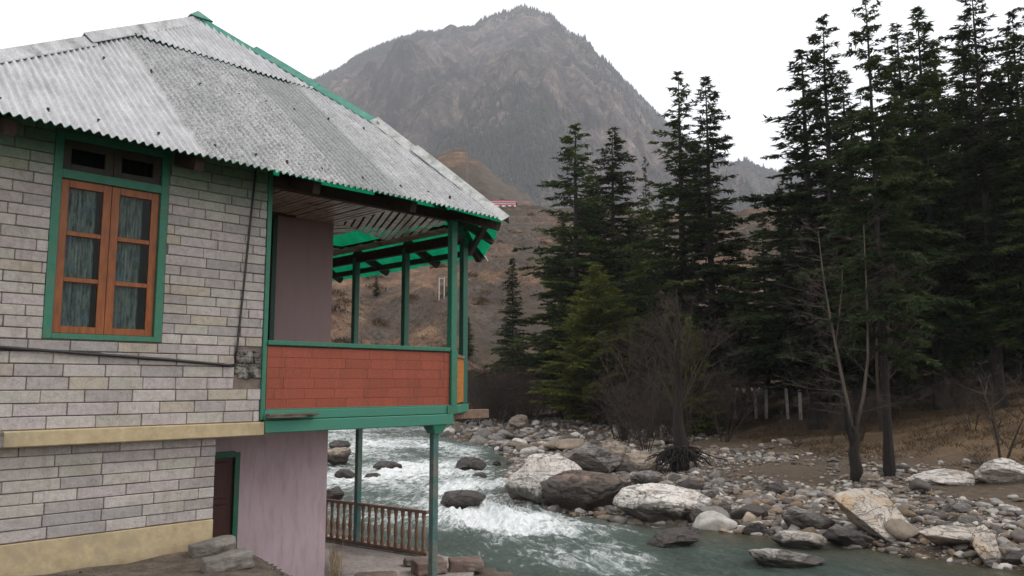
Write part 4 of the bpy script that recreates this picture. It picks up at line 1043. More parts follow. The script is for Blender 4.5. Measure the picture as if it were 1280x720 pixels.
hull_rock([(1145, 663, 24.2), (1150, 668, 23.9), (1175, 656, 25.5), (1228, 659, 25.5), (1232, 667, 24.5), (1215, 674, 24.0), (1172, 677, 25.2), (1190, 696, 25.4), (1225, 694, 25.2)],
          'rock_orange', 'ochre topped flat slab with a dark hollow below it at the pool edge', 25)
hull_rock([(1221, 656, 23.6), (1231, 655, 23.8), (1243, 666, 23.6), (1254, 699, 22.9), (1246, 712, 22.4), (1236, 713, 22.4), (1216, 686, 22.7), (1212, 672, 23.2), (1236, 700, 23.9)],
          'rock_orange', 'upright orange and white wedge of rock at the right end of the pool', 26)
BL_ = [b for b in BL_ if b[5] != 'rock_orange']
for px0, px1, pt, pb, zb, mt, lb, sd_, pn, tl, dp in BL_:
    boulder(px0, px1, pt, pb, zb, mt, lb, sd_, pn, tilt=tl, dep=dp, facet_=.95 if pn > 6 else .7, rough=.26 if pn > 6 else .16)
# stones and blocks beside the house
def blockstone(u, v, z, L, W_, H_, yaw, mat, label, seed, tl=0):
    n = 9; vs = []; g_ = np.linspace(-1, 1, n); mb = []
    v_, f_ = ICO[5]; k = np.abs(v_).max(1, keepdims=True); c_ = v_/k*(1-.05*(1-1/np.linalg.norm(v_/k, axis=1, keepdims=True)))
    r_ = v_/np.linalg.norm(np.abs(v_)**9, axis=1, keepdims=True)**(1/9.) if False else v_/((np.abs(v_)**12).sum(1, keepdims=True)**(1/12.))
    vv_ = r_*np.array([L/2, W_/2, H_/2]); vv_ = vv_+.035*np.stack([n3(r_, 1.1, seed+i, 4) for i in range(3)], -1)+.004*np.stack([n3(r_, 6, seed+i, 3) for i in range(3)], -1)
    p = HW(u, v); o = mesh_np('stone_block', vv_, f_, M[mat], True, loc=(p[0], p[1], z+H_/2)); o.rotation_euler = (0, tl, yaw)
    return tag(o, label=label, cat='stone block')
ya = math.atan2(Uh[1], Uh[0])
def at_px(px, py, z): d = ray(px, py); t = z/d[2]; return house_uv(d[0]*t, d[1]*t)
h1 = hit(267, 692, 4); h2 = hit(286, 712, 4); b1 = house_uv(h1.x, h1.y); b2 = house_uv(h2.x, h2.y)
blockstone(b1[0], b1[1]+.04, h1.z-.02, .50, .19, .17, ya-.1, 'block', 'rough grey block leaning at the corner of the yellow plinth, upper of two', 71, -.1)
blockstone(b2[0], b2[1]+.04, h2.z-.02, .50, .22, .18, ya-.15, 'block', 'rough grey block on the earth in front of the lower door, lower of two', 72, -.08)
blockstone(2.52, .98, -3.0, .62, .3, .16, .1, 'brown_block', 'brown cut stone lying on the terrace left of the teal post', 73)
blockstone(3.55, .98, -3.0, .5, .42, .2, .4, 'brown_block', 'pinkish rough stone on the terrace edge just right of the teal post', 74)
blockstone(4.1, .72, -3.02, .55, .34, .2, .15, 'brown_block', 'brown angular block at the river edge, rightmost of the terrace stones', 75)
blockstone(3.75, 1.55, -3.0, .4, .22, .12, .3, 'block', 'flat grey stone under the end of the balustrade', 76)

# cobbles of the far bank
rg = np.random.default_rng(5)
def scatter_bank(n, dmax):
    out = []
    while len(out) < n:
        x = rg.uniform(-9, 24, 4000); y = rg.uniform(18, 100, 4000)
        d = segdist(x, y, RB); dl = segdist(x, y, LB); ins = inside(x, y)
        lim = dmax*(.75+.5*fbm(x*.15, y*.15, 2, 66))*np.where(x > 18, .85, 1)
        ok = (~ins) & (d < dl) & (d < lim) & (np.abs(x/y) < .72)
        out += list(zip(x[ok], y[ok], d[ok]))
    return np.array(out[:n])
shapes = []
for k in range(7):
    v, f = rock_verts(3, 100+k, (1, .75, .6), 11, 1.0, .2); shapes.append((v, f))
protos = {}
for mi, mt in enumerate(('st_grey', 'st_tan', 'st_pale', 'st_dark')):
    for k in range(3):
        v, f = shapes[(mi*2+k) % 7]; me = bpy.data.meshes.new('river_stone'); me.from_pydata(v.tolist(), [], f.tolist()); me.update()
        me.polygons.foreach_set('use_smooth', np.ones(len(me.polygons), bool)); me.materials.append(M[mt]); protos[(mt, k)] = me
pts = scatter_bank(290, 20)
lbs = {'st_grey': 'grey river stone lying among the cobbles of the far bank', 'st_tan': 'tan river stone lying among the cobbles of the far bank',
       'st_pale': 'pale river stone lying among the cobbles of the far bank', 'st_dark': 'dark river stone lying among the cobbles of the far bank'}
for i, (x, y, d) in enumerate(pts):
    mt = random.choices(['st_grey', 'st_tan', 'st_pale', 'st_dark'], [.4, .22, .22, .16])[0]; k = random.randrange(3)
    s_ = random.choice([.4, .5, .6, .7, .9, 1.2])*(.8+.4*random.random())*(1.25 if d < 5 else .8)*(1 if y < 50 else 1.35)
    o = bpy.data.objects.new('river_stone', protos[(mt, k)]); scene.collection.objects.link(o)
    o.location = (x, y, float(G_near(x, y))+s_*.14); o.scale = (s_, s_*random.uniform(.7, 1.1), s_*random.uniform(.7, 1.1)); o.rotation_euler = (random.uniform(-.3, .3), random.uniform(-.3, .3), random.uniform(0, 6.3))
    tag(o, lbs[mt], 'stone', 'loose river stones on the far bank')
def rock_soup(name, P, sizes, sub=1, palette=None, seed=1):
    bv, bf = [], []
    base = [rock_verts(sub, 200+k, (1, .78, .55), 9, 1.0, .18) for k in range(6)]
    r_ = np.random.default_rng(seed); off = 0; cs = []
    z = G_near(P[:, 0], P[:, 1])
    for i in range(len(P)):
        v, f = base[i % 6]; a = r_.uniform(0, 6.28); s_ = sizes[i]; c, s2 = math.cos(a), math.sin(a)
        v = v*s_*np.array([1, r_.uniform(.7, 1.1), r_.uniform(.7, 1.2)]); v = np.stack([v[:, 0]*c-v[:, 1]*s2, v[:, 0]*s2+v[:, 1]*c, v[:, 2]], -1)
        bv.append(v+np.array([P[i, 0], P[i, 1], z[i]+s_*.12])); bf.append(f+off); off += len(v)
        p = palette[r_.integers(len(palette))]; cs.append(np.tile(np.array(p)*r_.uniform(.6, 1.3), (len(v), 1)))
    return mesh_np(name, np.vstack(bv), np.vstack(bf), M['cobble'], False, np.vstack(cs))
pal = [(.2, .14, .09), (.17, .155, .14), (.2, .175, .15), (.3, .275, .25), (.1, .085, .075), (.22, .17, .13), (.42, .39, .35), (.13, .11, .1)]
P1 = np.vstack([scatter_bank(9000, 27), [q for q in scatter_bank(40000, 20) if q[1] < 52]])
sz = .09+.5*rg.random(len(P1))**3.6; sz *= np.where(P1[:, 1] > 50, 1.5, 1); sz *= np.where(P1[:, 2] > 9, .7, 1)*(.6+.8*vnoise(P1[:, 0]*.5, P1[:, 1]*.5, 61))
o = rock_soup('cobbles', P1, sz, 2, pal); tag(o, 'bed of small rounded cobbles covering the far river bank', 'cobbles', kind='stuff')
# gravel near the house
xx = rg.uniform(-6, 1.2, 2600); yy = rg.uniform(6, 11.5, 2600); u_, v_ = house_uv(xx, yy)
ok = (v_ < -.02) & (u_ < 1.6); P2 = np.stack([xx[ok], yy[ok], xx[ok]*0], -1)
o = rock_soup('earth_crumbs', P2, .008+.045*rg.random(len(P2))**4, 1, [(.09, .07, .055), (.15, .12, .1), (.06, .045, .035)]); tag(o, 'loose earth and small stones below the stone wall', 'rubble', kind='stuff')

# ================================================================== VEGETATION
def tri_soup(C, D, Nn, L, Wd):
    """thin leaf triangles: base at C, pointing D, width across the plane with normal N"""
    sidev = np.cross(D, Nn); sidev /= np.linalg.norm(sidev, axis=1, keepdims=True)+1e-9
    a = C-sidev*Wd[:, None]/2; b_ = C+sidev*Wd[:, None]/2; t = C+D*L[:, None]
    v = np.stack([a, b_, t], 1).reshape(-1, 3); return v, np.arange(len(v)).reshape(-1, 3)
def conifer_mesh(seed, H, Rr_, bare=.12, spacing=.5, nb=5, leaf=.34, droop=.16, dens=1.15, taper=.85, gaps=.35, rise=.12):
    r_ = np.random.default_rng(seed); tr_ = MB()
    n = 14; wob = r_.normal(0, .05, (n, 2)).cumsum(0)*.5
    pts = [(wob[i, 0]*i/n, wob[i, 1]*i/n, H*i/(n-1)) for i in range(n)]
    rad = [max(.012, .0125*H*(1-i/(n-1))**.9+.01)*(1.35 if i == 0 else 1) for i in range(n)]
    tr_.tube(pts, rad, 9)
    def axis(z): k = z/H*(n-1); i = min(int(k), n-2); f_ = k-i; return np.array(pts[i])*(1-f_)+np.array(pts[i+1])*f_
    C, D, Nn, L, Wd = [], [], [], [], []
    z = bare*H
    ph = r_.uniform(0, 6.28)
    while z < H*.997:
        t = (z-bare*H)/(H*(1-bare)); 
        Lb0 = Rr_*(min(1, (1.02-t)**taper))*(1 if t > .12 else .62+t*3.2)
        tier = 1-gaps*(.5+.5*math.sin(z*2*math.pi/(H*.075)+ph))*r_.uniform(.5, 1)
        for k in range(nb+(1 if t < .6 else 0)):
            az = r_.uniform(0, 6.283); Lb = Lb0*tier*r_.uniform(.7, 1.3); 
            if Lb < .15: Lb = .15
            if r_.random() < .1: Lb *= .4
            d0 = np.array([math.cos(az), math.sin(az), 0]); zb_ = z+r_.uniform(-.3, .3)*spacing
            up_ = rise+(.22*t)+r_.normal(0, .06); m_ = 7
            P = [axis(zb_)+d0*Lb*s+np.array([0, 0, Lb*(up_*s-(droop+.1*(1-t))*s*s)]) for s in np.linspace(0, 1, m_)]
            if Lb > .8: tr_.tube([tuple(p) for p in P[:-1:2]], [max(.012, .022*Lb*(1-s_)) for s_ in np.linspace(0, 1, len(P[:-1:2]))], 3)
            P = np.array(P); sd2 = np.cross(d0, [0, 0, 1.])
            nt_ = max(6, int(Lb*11.5*dens))
            for q in range(nt_):
                s = r_.uniform(.08, 1)**.85; k_ = s*(m_-1); i_ = min(int(k_), m_-2); base = P[i_]*(1-(k_-i_))+P[i_+1]*(k_-i_)
                sg = r_.choice((-1, 1)); tl = (.12+.42*Lb*(1-s*.75))*r_.uniform(.4, 1.1)*.75; tl = min(tl, 1.6)
                td_ = d0*r_.uniform(.35, .8)+sd2*sg*r_.uniform(.5, 1)+np.array([0, 0, r_.uniform(-.18, .1)]); td_ /= np.linalg.norm(td_)
                ns = max(2, int(tl/leaf*3.0*dens))
                for w in range(ns):
                    f_ = w/ns; C.append(base+td_*tl*f_+np.array([0, 0, -.1*tl*f_])+r_.normal(0, .03, 3)); dd = td_+r_.normal(0, .34, 3)*np.array([1, 1, .6])+np.array([0, 0, r_.uniform(-.28, .12)])
                    D.append(dd/np.linalg.norm(dd)); nn = np.array([0, 0, 1.])+r_.normal(0, .45, 3); Nn.append(nn); L.append(leaf*r_.uniform(.7, 1.5)); Wd.append(leaf*r_.uniform(.3, .6))
        z += spacing*r_.uniform(.75, 1.25)*(1-.35*t)
    v, f = tri_soup(np.array(C), np.array(D), np.array(Nn), np.array(L), np.array(Wd))
    return tr_, v, f
def me_from(v, f, mat, name):
    me = bpy.data.meshes.new(name); me.vertices.add(len(v)); me.vertices.foreach_set('co', np.asarray(v, np.float32).ravel())
    me.loops.add(f.size); me.loops.foreach_set('vertex_index', f.astype(np.int32).ravel()); nf, k = f.shape
    me.polygons.add(nf); me.polygons.foreach_set('loop_start', np.arange(0, nf*k, k, dtype=np.int32)); me.polygons.foreach_set('loop_total', np.full(nf, k, np.int32)); me.update(calc_edges=True)
    me.materials.append(mat); return me
def mb_mesh(mb, mat, name):
    me = bpy.data.meshes.new(name); me.from_pydata(mb.v, [], mb.f); me.update(); me.materials.append(mat); return me
TREES = {}
def tree_kind(key, mats, barkm, **kw):
    t_, v, f = conifer_mesh(**kw); tm = mb_mesh(t_, M[barkm], 'trunk')
    for mt in mats: TREES[(key, mt)] = (tm, me_from(v, f, M[mt], 'crown'), kw['H'])
tree_kind('a', ('cedar', 'cedar_blue', 'olive'), 'bark_dark', seed=1, H=30, Rr_=6.4, bare=.10, spacing=.72, nb=5, gaps=.6)
tree_kind('b', ('cedar', 'cedar_blue', 'olive'), 'bark_dark', seed=2, H=30, Rr_=7.2, bare=.14, spacing=.66, nb=5, gaps=.45)
tree_kind('c', ('cedar', 'cedar_blue', 'olive'), 'bark_dark', seed=3, H=30, Rr_=5.8, bare=.17, spacing=.72, nb=4, gaps=.65)
tree_kind('tall', ('cedar', 'cedar_blue'), 'bark_dark', seed=4, H=30, Rr_=7.2, bare=.24, spacing=.92, nb=5, gaps=.65)
tree_kind('low', ('cedar', 'olive'), 'bark_dark', seed=9, H=20, Rr_=6.5, bare=.02, spacing=.5, nb=6, gaps=.35, droop=.12)
tree_kind('small', ('cedar', 'olive'), 'bark_dark', seed=5, H=16, Rr_=3.6, bare=.1, spacing=.36, nb=6, leaf=.26, gaps=.3)
tree_kind('young', ('young',), 'bark_dark', seed=6, H=16, Rr_=5.6, bare=.03, spacing=.34, nb=7, leaf=.27, gaps=.25, droop=.05, rise=.25, taper=.75)
def tree(name, key, mat, px, Z=None, base=None, top=None, H=None, wide=1.0, rot=None, label='', cat='tree', group=None, dz=-.15, zoff=0):
    if Z is None: p = hit(px, base)
    else:
        x = (px-640)/F_*Z; d = ray(px, 480); x = d[0]/d[1]*Z; p = Vector((x, Z, float(G_all(x, Z))))
    if H is None:
        dt = ray(px, top); H = dt[2]/dt[1]*p.y-p.z
    tm, cm, H0 = TREES[(key, mat)]; s_ = H/H0
    root = empty(name, (p.x, p.y, p.z+dz), rot if rot is not None else random.uniform(0, 6.28), label=label, cat=cat, group=group)
    for nm, me in (('trunk', tm), ('crown', cm)):
        o = bpy.data.objects.new(nm, me); scene.collection.objects.link(o); o.parent = root; o.scale = (s_*wide, s_*wide, s_)
    return root
GT = 'tall cedars of the riverside forest'
T = [
 # px at base, Z, top y, kind, mat, width, label
 (722, 93, 153, 'a', 'olive', 1.5, 'tall dark cedar with a forked looking top, left of the pair before the mountain'),
 (768, 96, 158, 'b', 'cedar', 1.3, 'tall dark cedar, right of the pair standing before the mountain'),
 (858, 74, 92, 'c', 'olive', 1.35, 'tall olive green cedar with thin top against the sky, left of the middle pair'),
 (893, 70, 93, 'a', 'cedar_blue', 1.15, 'tall layered dark cedar at the left side of the sky gap'),
 (1020, 60, 60, 'c', 'cedar_blue', 1.55, 'slender blue green cedar at the right side of the sky gap'),
 (1050, 57, 17, 'a', 'cedar_blue', 1.05, 'slender cedar second from the sky gap on the forest side'),
 (1106, 37.5, -30, 'tall', 'cedar_blue', .72, 'nearest tall cedar whose dark trunk rises from the stony bank'),
 (1145, 62, 26, 'tall', 'cedar_blue', 1.15, 'tall cedar with a thick trunk behind the nearest one'),
 (1196, 66, 48, 'a', 'cedar', 1.1, 'tall cedar between the two thick trunks on the forest floor'),
 (1248, 53, -25, 'tall', 'cedar_blue', 1.0, 'tall broad cedar with the thickest trunk near the right edge'),
 (1300, 60, 10, 'a', 'cedar_blue', .95, 'tall dark cedar cut by the right edge of the picture'),
 (1345, 50, -60, 'b', 'cedar', .9, 'broad tall cedar just outside the right edge with boughs reaching in'),
]
for px, Z, ty, k, mt, w, lb in T:
    tree('cedar_tree', k, mt, px, Z=Z, top=ty, wide=w, label=lb, group=GT)
T2 = 0
B2 = [(1072, 64, 88, 'c', 'cedar', 1.3, 'tall thin cedar between the slender cedars and the nearest one'), (1175, 58, 6, 'a', 'cedar', 1.15, 'very tall cedar left of the thickest trunk reaching the top edge'), (1232, 74, 38, 'a', 'cedar_blue', 1.3, 'tall layered cedar behind the thickest trunk'), (1140, 78, 95, 'c', 'cedar_blue', 1.5, 'tall wispy cedar behind the second thick trunk'), (1290, 74, 60, 'c', 'cedar', 1.5, 'tall wispy cedar near the right edge'), (745, 104, 205, 'b', 'cedar', 1.0, 'cedar filling the gap between the two cedars of the left pair'), (702, 102, 262, 'b', 'olive', .9, 'lower olive cedar at the left foot of the left pair'), (795, 100, 262, 'b', 'cedar', .9, 'lower dark cedar at the right foot of the left pair'), (1080, 92, 175, 'b', 'cedar', 1.1, 'mid height cedar in the forest behind the slender blue green ones'), (1000, 88, 285, 'b', 'cedar', 1.4, 'low spreading cedar behind the concrete posts'), (1150, 74, 255, 'b', 'olive', 1.5, 'low spreading olive cedar behind the second thick trunk'), (1290, 72, 240, 'b', 'cedar', 1.4, 'low spreading cedar at the right edge deep in shade'), (935, 84, 335, 'b', 'olive', 1.7, 'low spreading olive cedar behind the leftmost concrete posts'), (812, 120, 196, 'c', 'cedar_blue', .7, 'distant slim cedar seen left of the tall olive green cedar'), (835, 100, 232, 'b', 'cedar', .9, 'dark bushy cedar behind the olive cedar'),
      (800, 88, 300, 'a', 'cedar', 1.2, 'shorter cedar in front of the right hand cedar of the left pair'), (925, 82, 300, 'b', 'olive', 1.1, 'rounded olive cedar below the sky gap'),
      (960, 84, 262, 'b', 'cedar', 1.1, 'dark cedar filling the forest edge below the sky gap'), (985, 72, 235, 'a', 'cedar', 1.2, 'dark bushy cedar at the foot of the slender blue green cedar'),
      (1075, 76, 210, 'b', 'cedar', 1.2, 'bushy cedar behind the nearest tall cedar'), (1120, 84, 150, 'a', 'cedar', 1.1, 'mid height cedar behind the second thick trunk'),
      (1170, 80, 130, 'b', 'cedar_blue', 1.0, 'mid height blue green cedar deep in the forest'), (1225, 82, 100, 'a', 'cedar', 1.1, 'mid height cedar behind the thickest trunk'),
      (1275, 88, 90, 'b', 'cedar', 1.1, 'mid height cedar deep in the forest at the right edge'), (1340, 92, 120, 'b', 'cedar', 1.1, 'mid height cedar beyond the right edge'),
      (905, 96, 340, 'b', 'cedar', 1.5, 'low dark cedar behind the bare thicket'), (1030, 90, 300, 'b', 'olive', 1.4, 'low wide cedar deep in the forest behind the bare tree'),
      (1100, 100, 330, 'b', 'cedar', 1.6, 'low wide cedar farthest back in the forest'), (1045, 70, 400, 'low', 'cedar', 1.2, 'low shaggy cedar behind the pale bare tree'), (1120, 86, 395, 'low', 'olive', 1.5, 'low shaggy olive cedar left of the second thick trunk'), (1180, 88, 385, 'low', 'cedar', 1.5, 'low shaggy cedar right of the second thick trunk'), (1240, 92, 380, 'low', 'cedar', 1.6, 'low shaggy cedar behind the thickest trunk'), (1300, 90, 380, 'low', 'olive', 1.6, 'low shaggy olive cedar at the right edge'), (1215, 105, 360, 'low', 'cedar', 2.0, 'wide shaggy cedar farthest back between the thick trunks'), (1085, 110, 370, 'low', 'cedar', 2.0, 'wide shaggy cedar farthest back behind the nearest trunk'), (1275, 112, 360, 'low', 'cedar', 2.0, 'wide shaggy cedar farthest back at the right edge'), (1000, 96, 380, 'low', 'cedar', 1.8, 'wide shaggy cedar farthest back behind the concrete posts'), (1200, 100, 330, 'b', 'cedar', 1.6, 'low wide cedar farthest back near the right edge'), (865, 92, 350, 'b', 'cedar', 1.5, 'low wide cedar behind the rooted bank tree')]
for px, Z, ty, k, mt, w, lb in B2:
    tree('cedar_tree', k, mt, px, Z=Z, top=ty, wide=w, label=lb, group='cedars of the second row')
tree('conifer_tree', 'small', 'cedar', 641, Z=100, top=322, wide=.85, label='small dark conifer standing alone on the brown slope right of the balcony', cat='tree')
tree('pine_tree', 'young', 'young', 748, Z=80, top=330, wide=1.25, label='young yellow green pine in front of the dark cedars by the river', cat='tree')
tree('pine_tree', 'young', 'young', 862, Z=63, top=395, wide=.8, label='low olive pine behind the rooted bank tree', cat='tree')
tree('conifer_tree', 'low', 'olive', 815, Z=74, top=385, wide=1.0, label='shaggy olive conifer behind the thicket left of the rooted bank tree', cat='tree')
tree('conifer_tree', 'low', 'olive', 878, Z=68, top=410, wide=.8, label='shaggy olive conifer behind the thicket right of the rooted bank tree', cat='tree')
tree('conifer_tree', 'small', 'olive', 585, Z=125, top=395, wide=1.1, label='olive conifer on the slope seen behind the balcony posts', cat='tree')
tree('conifer_tree', 'small', 'cedar', 468, Z=150, top=342, wide=.9, label='dark conifer on the slope seen between the left balcony posts', cat='tree')

# bare trees and thickets
def bare_mesh(seed, H, stems, spread=.25, lev=4, kids=5, r0=.05, thin=.012, lean=0.0, upw=.5, fr=(.38, .6)):
    r_ = random.Random(seed); mb = MB()
    def grow(p, d, L, r, lv):
        n = 4 if lv > 0 else 5; pts = [p]; q = Vector(p); dd = Vector(d)
        for i in range(n):
            dd = (dd+Vector((r_.gauss(0, .09), r_.gauss(0, .09), r_.gauss(0, .05)+.03*upw))).normalized(); q = q+dd*L/n; pts.append(q.copy())
        rads = [max(thin*.35, r*(1-.8*i/n)) for i in range(n+1)]
        mb.tube(pts, rads, 7 if lv == 0 else (4 if lv == 1 else 3))
        if lv < lev:
            for k in range(kids if lv < 2 else kids-1):
                t = r_.uniform(.25, 1.0); i = min(int(t*n), n-1); b_ = pts[i].lerp(pts[i+1], t*n-i)
                ax = Vector((r_.gauss(0, 1), r_.gauss(0, 1), r_.gauss(0, .3)+.35*upw)).normalized(); nd = (dd*.55+ax*.75).normalized()
                grow(b_, nd, L*r_.uniform(*fr)*(1.1-t*.4), max(thin*.5, r*.42), lv+1)
    for s_ in range(stems):
        a = r_.uniform(0, 6.28); d = Vector((math.cos(a)*spread*r_.uniform(.3, 1)+lean, math.sin(a)*spread*r_.uniform(.3, 1), 1)).normalized()
        grow(Vector((math.cos(a)*.06*stems*.3, math.sin(a)*.06*stems*.3, 0)), d, H*r_.uniform(.75, 1.0), r0, 0)
    return mb
def fixed_bare_tree():
    """two pale leaders from a low fork with long thin side branches, as the photograph shows it"""
    r_ = random.Random(44); mb = MB(); tk = MB()
    def chain(pts, r0, r1): tk.tube(pts, [r0+(r1-r0)*i/(len(pts)-1) for i in range(len(pts))], 9)
    chain([(0, 0, -.3), (.06, 0, .5), (-.05, 0, 1.2), (.06, 0, 1.8), (.0, 0, 2.4)], .31, .16); lead = MB()
    L1 = [(-.05, 0, 2.2), (-.22, .05, 3.6), (-.45, .1, 5.2), (-.75, .1, 7.2), (-.98, .1, 9.0), (-1.15, .1, 11.4)]
    L2 = [(.08, 0, 2.2), (.5, -.05, 3.7), (.78, -.1, 5.5), (.86, -.1, 7.5), (.88, -.1, 9.5), (.9, -.1, 11.6)]
    L3 = [(-.6, .1, 6.0), (-.35, .2, 7.2), (-.1, .3, 8.6), (0, .3, 9.8)]
    for P, a in ((L1, .11), (L2, .09), (L3, .04)): lead.tube(P, [a+(.015-a)*i/(len(P)-1) for i in range(len(P))], 8)
    for k in range(9):
        a = r_.uniform(0, 6.28); tk.tube([(0, 0, r_.uniform(.9, 2.2)), (math.cos(a)*.35, math.sin(a)*.3, 2.4), (math.cos(a)*.55, math.sin(a)*.5, 3.2+r_.random())], [.12, .07, .02], 5)
    def twig(p, d, L, r, lv):
        pts = [Vector(p)]; dd = Vector(d).normalized()
        for i in range(5): dd = (dd+Vector((r_.gauss(0, .08), r_.gauss(0, .08), r_.gauss(0, .05)-.012))).normalized(); pts.append(pts[-1]+dd*L/5)
        mb.tube(pts, [max(.003, r*(1-.85*i/5)) for i in range(6)], 3)
        if lv < 2:
            for k in range(5):
                i = r_.randrange(1, 5); twig(pts[i], dd*.8+Vector((r_.gauss(0, .5), r_.gauss(0, .5), r_.gauss(0, .35))), L*r_.uniform(.3, .5), r*.5, lv+1)
    for P, n in ((L1, 34), (L2, 26), (L3, 8)):
        for k in range(n):
            t = r_.uniform(.06, 1)*(len(P)-1); i = min(int(t), len(P)-2); p = Vector(P[i]).lerp(Vector(P[i+1]), t-i)
            sg = -1 if (P is L1 and r_.random() < .75) else r_.choice((-1, 1)) if P is not L2 else (1 if r_.random() < .65 else -1)
            f_ = 1-t/(len(P)); twig(p, (sg*1.0, r_.gauss(0, .6), r_.uniform(.15, .7)), 1.1+2.6*f_*r_.random(), .013, 0)
    return tk, lead, mb
tk, ld, tw = fixed_bare_tree()
p = hit(1070, 601)
bt = empty('bare_tree', p, 0, label='bare tree with two pale thin leaders rising from a low dark fork', cat='tree')
tk.build('trunk', M['bark_dark'], bt, smooth=True); ld.build('leader', M['bark_pale'], bt, smooth=True); tw.build('branches', M['bark_pale'], bt)
BM = {}
for k in range(4):
    BM[k] = mb_mesh(bare_mesh(20+k, 4.2, 9, .55, 3, 5, .03, .014, upw=.6), M['twig'], 'bare_shrub')
for k in range(2):
    BM['t%d' % k] = mb_mesh(bare_mesh(40+k, 6.5, 3, .22, 4, 5, .075, .016, upw=.5, fr=(.35, .55)), M['twig'], 'bare_tree')
def shrub(px, Z, s_, key, label, group, cat='shrub', name='bare_shrub', sz=1.0, dz=-.1):
    d = ray(px, 480); x = d[0]/d[1]*Z; z_ = float(G_all(x, Z))
    o = bpy.data.objects.new(name, BM[key]); scene.collection.objects.link(o); o.location = (x, Z, z_+dz); o.scale = (s_, s_, s_*sz); o.rotation_euler = (0, 0, random.uniform(0, 6.28))
    return tag(o, label, cat, group)
rq = random.Random(8)
for i in range(34):
    px = rq.uniform(585, 735); Z = rq.uniform(84, 112); shrub(px, Z, rq.uniform(.9, 1.7), rq.randrange(4), 'bare brown shrub in the thicket above the cobbles left of the young pine', 'bare shrubs left of the young pine')
for i in range(18):
    px = rq.uniform(770, 905); Z = rq.uniform(52, 72); shrub(px, Z, rq.uniform(.6, 1.3), rq.randrange(4), 'bare reddish brown shrub in the thicket around the rooted bank tree', 'bare shrubs around the rooted bank tree')
for i in range(8):
    px = rq.uniform(770, 905); Z = rq.uniform(62, 76); shrub(px, Z, rq.uniform(1.0, 1.7), 't%d' % rq.randrange(2), 'slim bare tree with fine brown twigs before the dark cedars', 'slim bare trees before the cedars', cat='tree', name='slim_bare_tree')
for i in range(16):
    px = rq.uniform(960, 1290); Z = rq.uniform(44, 66); shrub(px, Z, rq.uniform(.35, .8), rq.randrange(4), 'low bare bush on the brown forest floor between the trunks', 'low bushes on the forest floor')
shrub(1243, 35.5, 1.0, 't1', 'thin dark sapling beside the large pale slab near the right edge', None, 'tree', 'sapling', .75)
shrub(1225, 36, .35, 0, 'small dark bush at the foot of the large pale slab', None)
shrub(1035, 62, 1.7, 't0', 'slim bare tree with reddish twigs behind the pale bare tree', None, 'tree', 'slim_bare_tree')
shrub(1098, 52, 1.8, 't1', 'slim bare tree with reddish twigs right of the nearest cedar trunk', None, 'tree', 'slim_bare_tree')
# rooted bank tree at the cobble edge: dark trunk, hanging roots
rt = random.Random(9); p = hit(850, 590); p.z += 1.0
bk_ = empty('bank_tree', p, 0, label='dark bare tree on the cobble edge with a tangle of roots hanging over the stones', cat='tree')
tk = MB(); tk.tube([(0, 0, -1.3), (.05, 0, .6), (-.05, 0, 1.6), (.05, .1, 3.0), (0, .1, 4.6), (.15, 0, 6.4), (.05, .1, 8.6)], [.5, .36, .27, .22, .15, .08, .015], 10)
tk.build('trunk', M['bark_dark'], bk_, smooth=True)
cr = bare_mesh(61, 5.2, 6, .55, 4, 4, .06, .012)
c2 = bare_mesh(62, 3.8, 7, .9, 4, 4, .04, .011); c3_ = bare_mesh(63, 2.8, 6, .8, 3, 5, .03, .010)
for q_, dz_ in ((c2, 1.9), (c3_, 3.6)): cr.add([(x, y, z+dz_) for x, y, z in q_.v], q_.f)
o = cr.build('branches', M['twig'], bk_); o.location = (0, 0, 2.2)
rr_ = MB()
for i in range(190):
    a = rt.uniform(math.pi*.95, math.pi*2.05); L = rt.choice([.5, .7, .9, 1.2])*rt.uniform(.7, 1.3); sp_ = rt.uniform(.03, .26); pts_ = [Vector((math.cos(a)*.35, math.sin(a)*.3, rt.uniform(-.1, .35)))]
    for k in range(5): pts_.append(pts_[-1]+Vector((math.cos(a)*L*sp_+rt.gauss(0, .13), math.sin(a)*L*sp_*.7+rt.gauss(0, .08), -.2*L*(.3+k*.3)*rt.uniform(.2, 1.3))))
    rf_ = rt.uniform(.02, .07); rr_.tube(pts_, [rf_*(1-.13*k) for k in range(6)], 4)
rr_.build('roots', M['bark_dark'], bk_)
# shrubs and scrub on the slope behind, as small leafy clumps
def clump(seed, n=260, mat='scrub'):
    r_ = np.random.default_rng(seed); d = r_.normal(size=(n, 3)); d /= np.linalg.norm(d, axis=1, keepdims=True); d[:, 2] = np.abs(d[:, 2])
    C = d*r_.uniform(.35, 1, (n, 1))*np.array([1, 1, .75]); D = d+r_.normal(0, .5, (n, 3)); D /= np.linalg.norm(D, axis=1, keepdims=True)
    v, f = tri_soup(C, D, r_.normal(size=(n, 3)), r_.uniform(.16, .34, n), r_.uniform(.05, .12, n)); return me_from(v, f, M[mat], 'bush')
CL = [clump(1), clump(2), clump(3, mat='scrub_green')]
for i in range(70):
    Z = 105+rq.random()**1.3*150; px = rq.uniform(415, 700); d = ray(px, 300); x = d[0]/d[1]*Z
    o = bpy.data.objects.new('hill_bush', CL[rq.choice([0, 0, 1, 1, 2])]); scene.collection.objects.link(o); s_ = rq.uniform(.8, 2.4)
    o.location = (x, Z, float(G_all(x, Z))-.1); o.scale = (s_, s_, s_*rq.uniform(.7, 1.1)); o.rotation_euler = (0, 0, rq.uniform(0, 6))
    tag(o, 'rounded dry bush on the brown slope behind the balcony', 'bush', 'dry bushes on the brown slope')
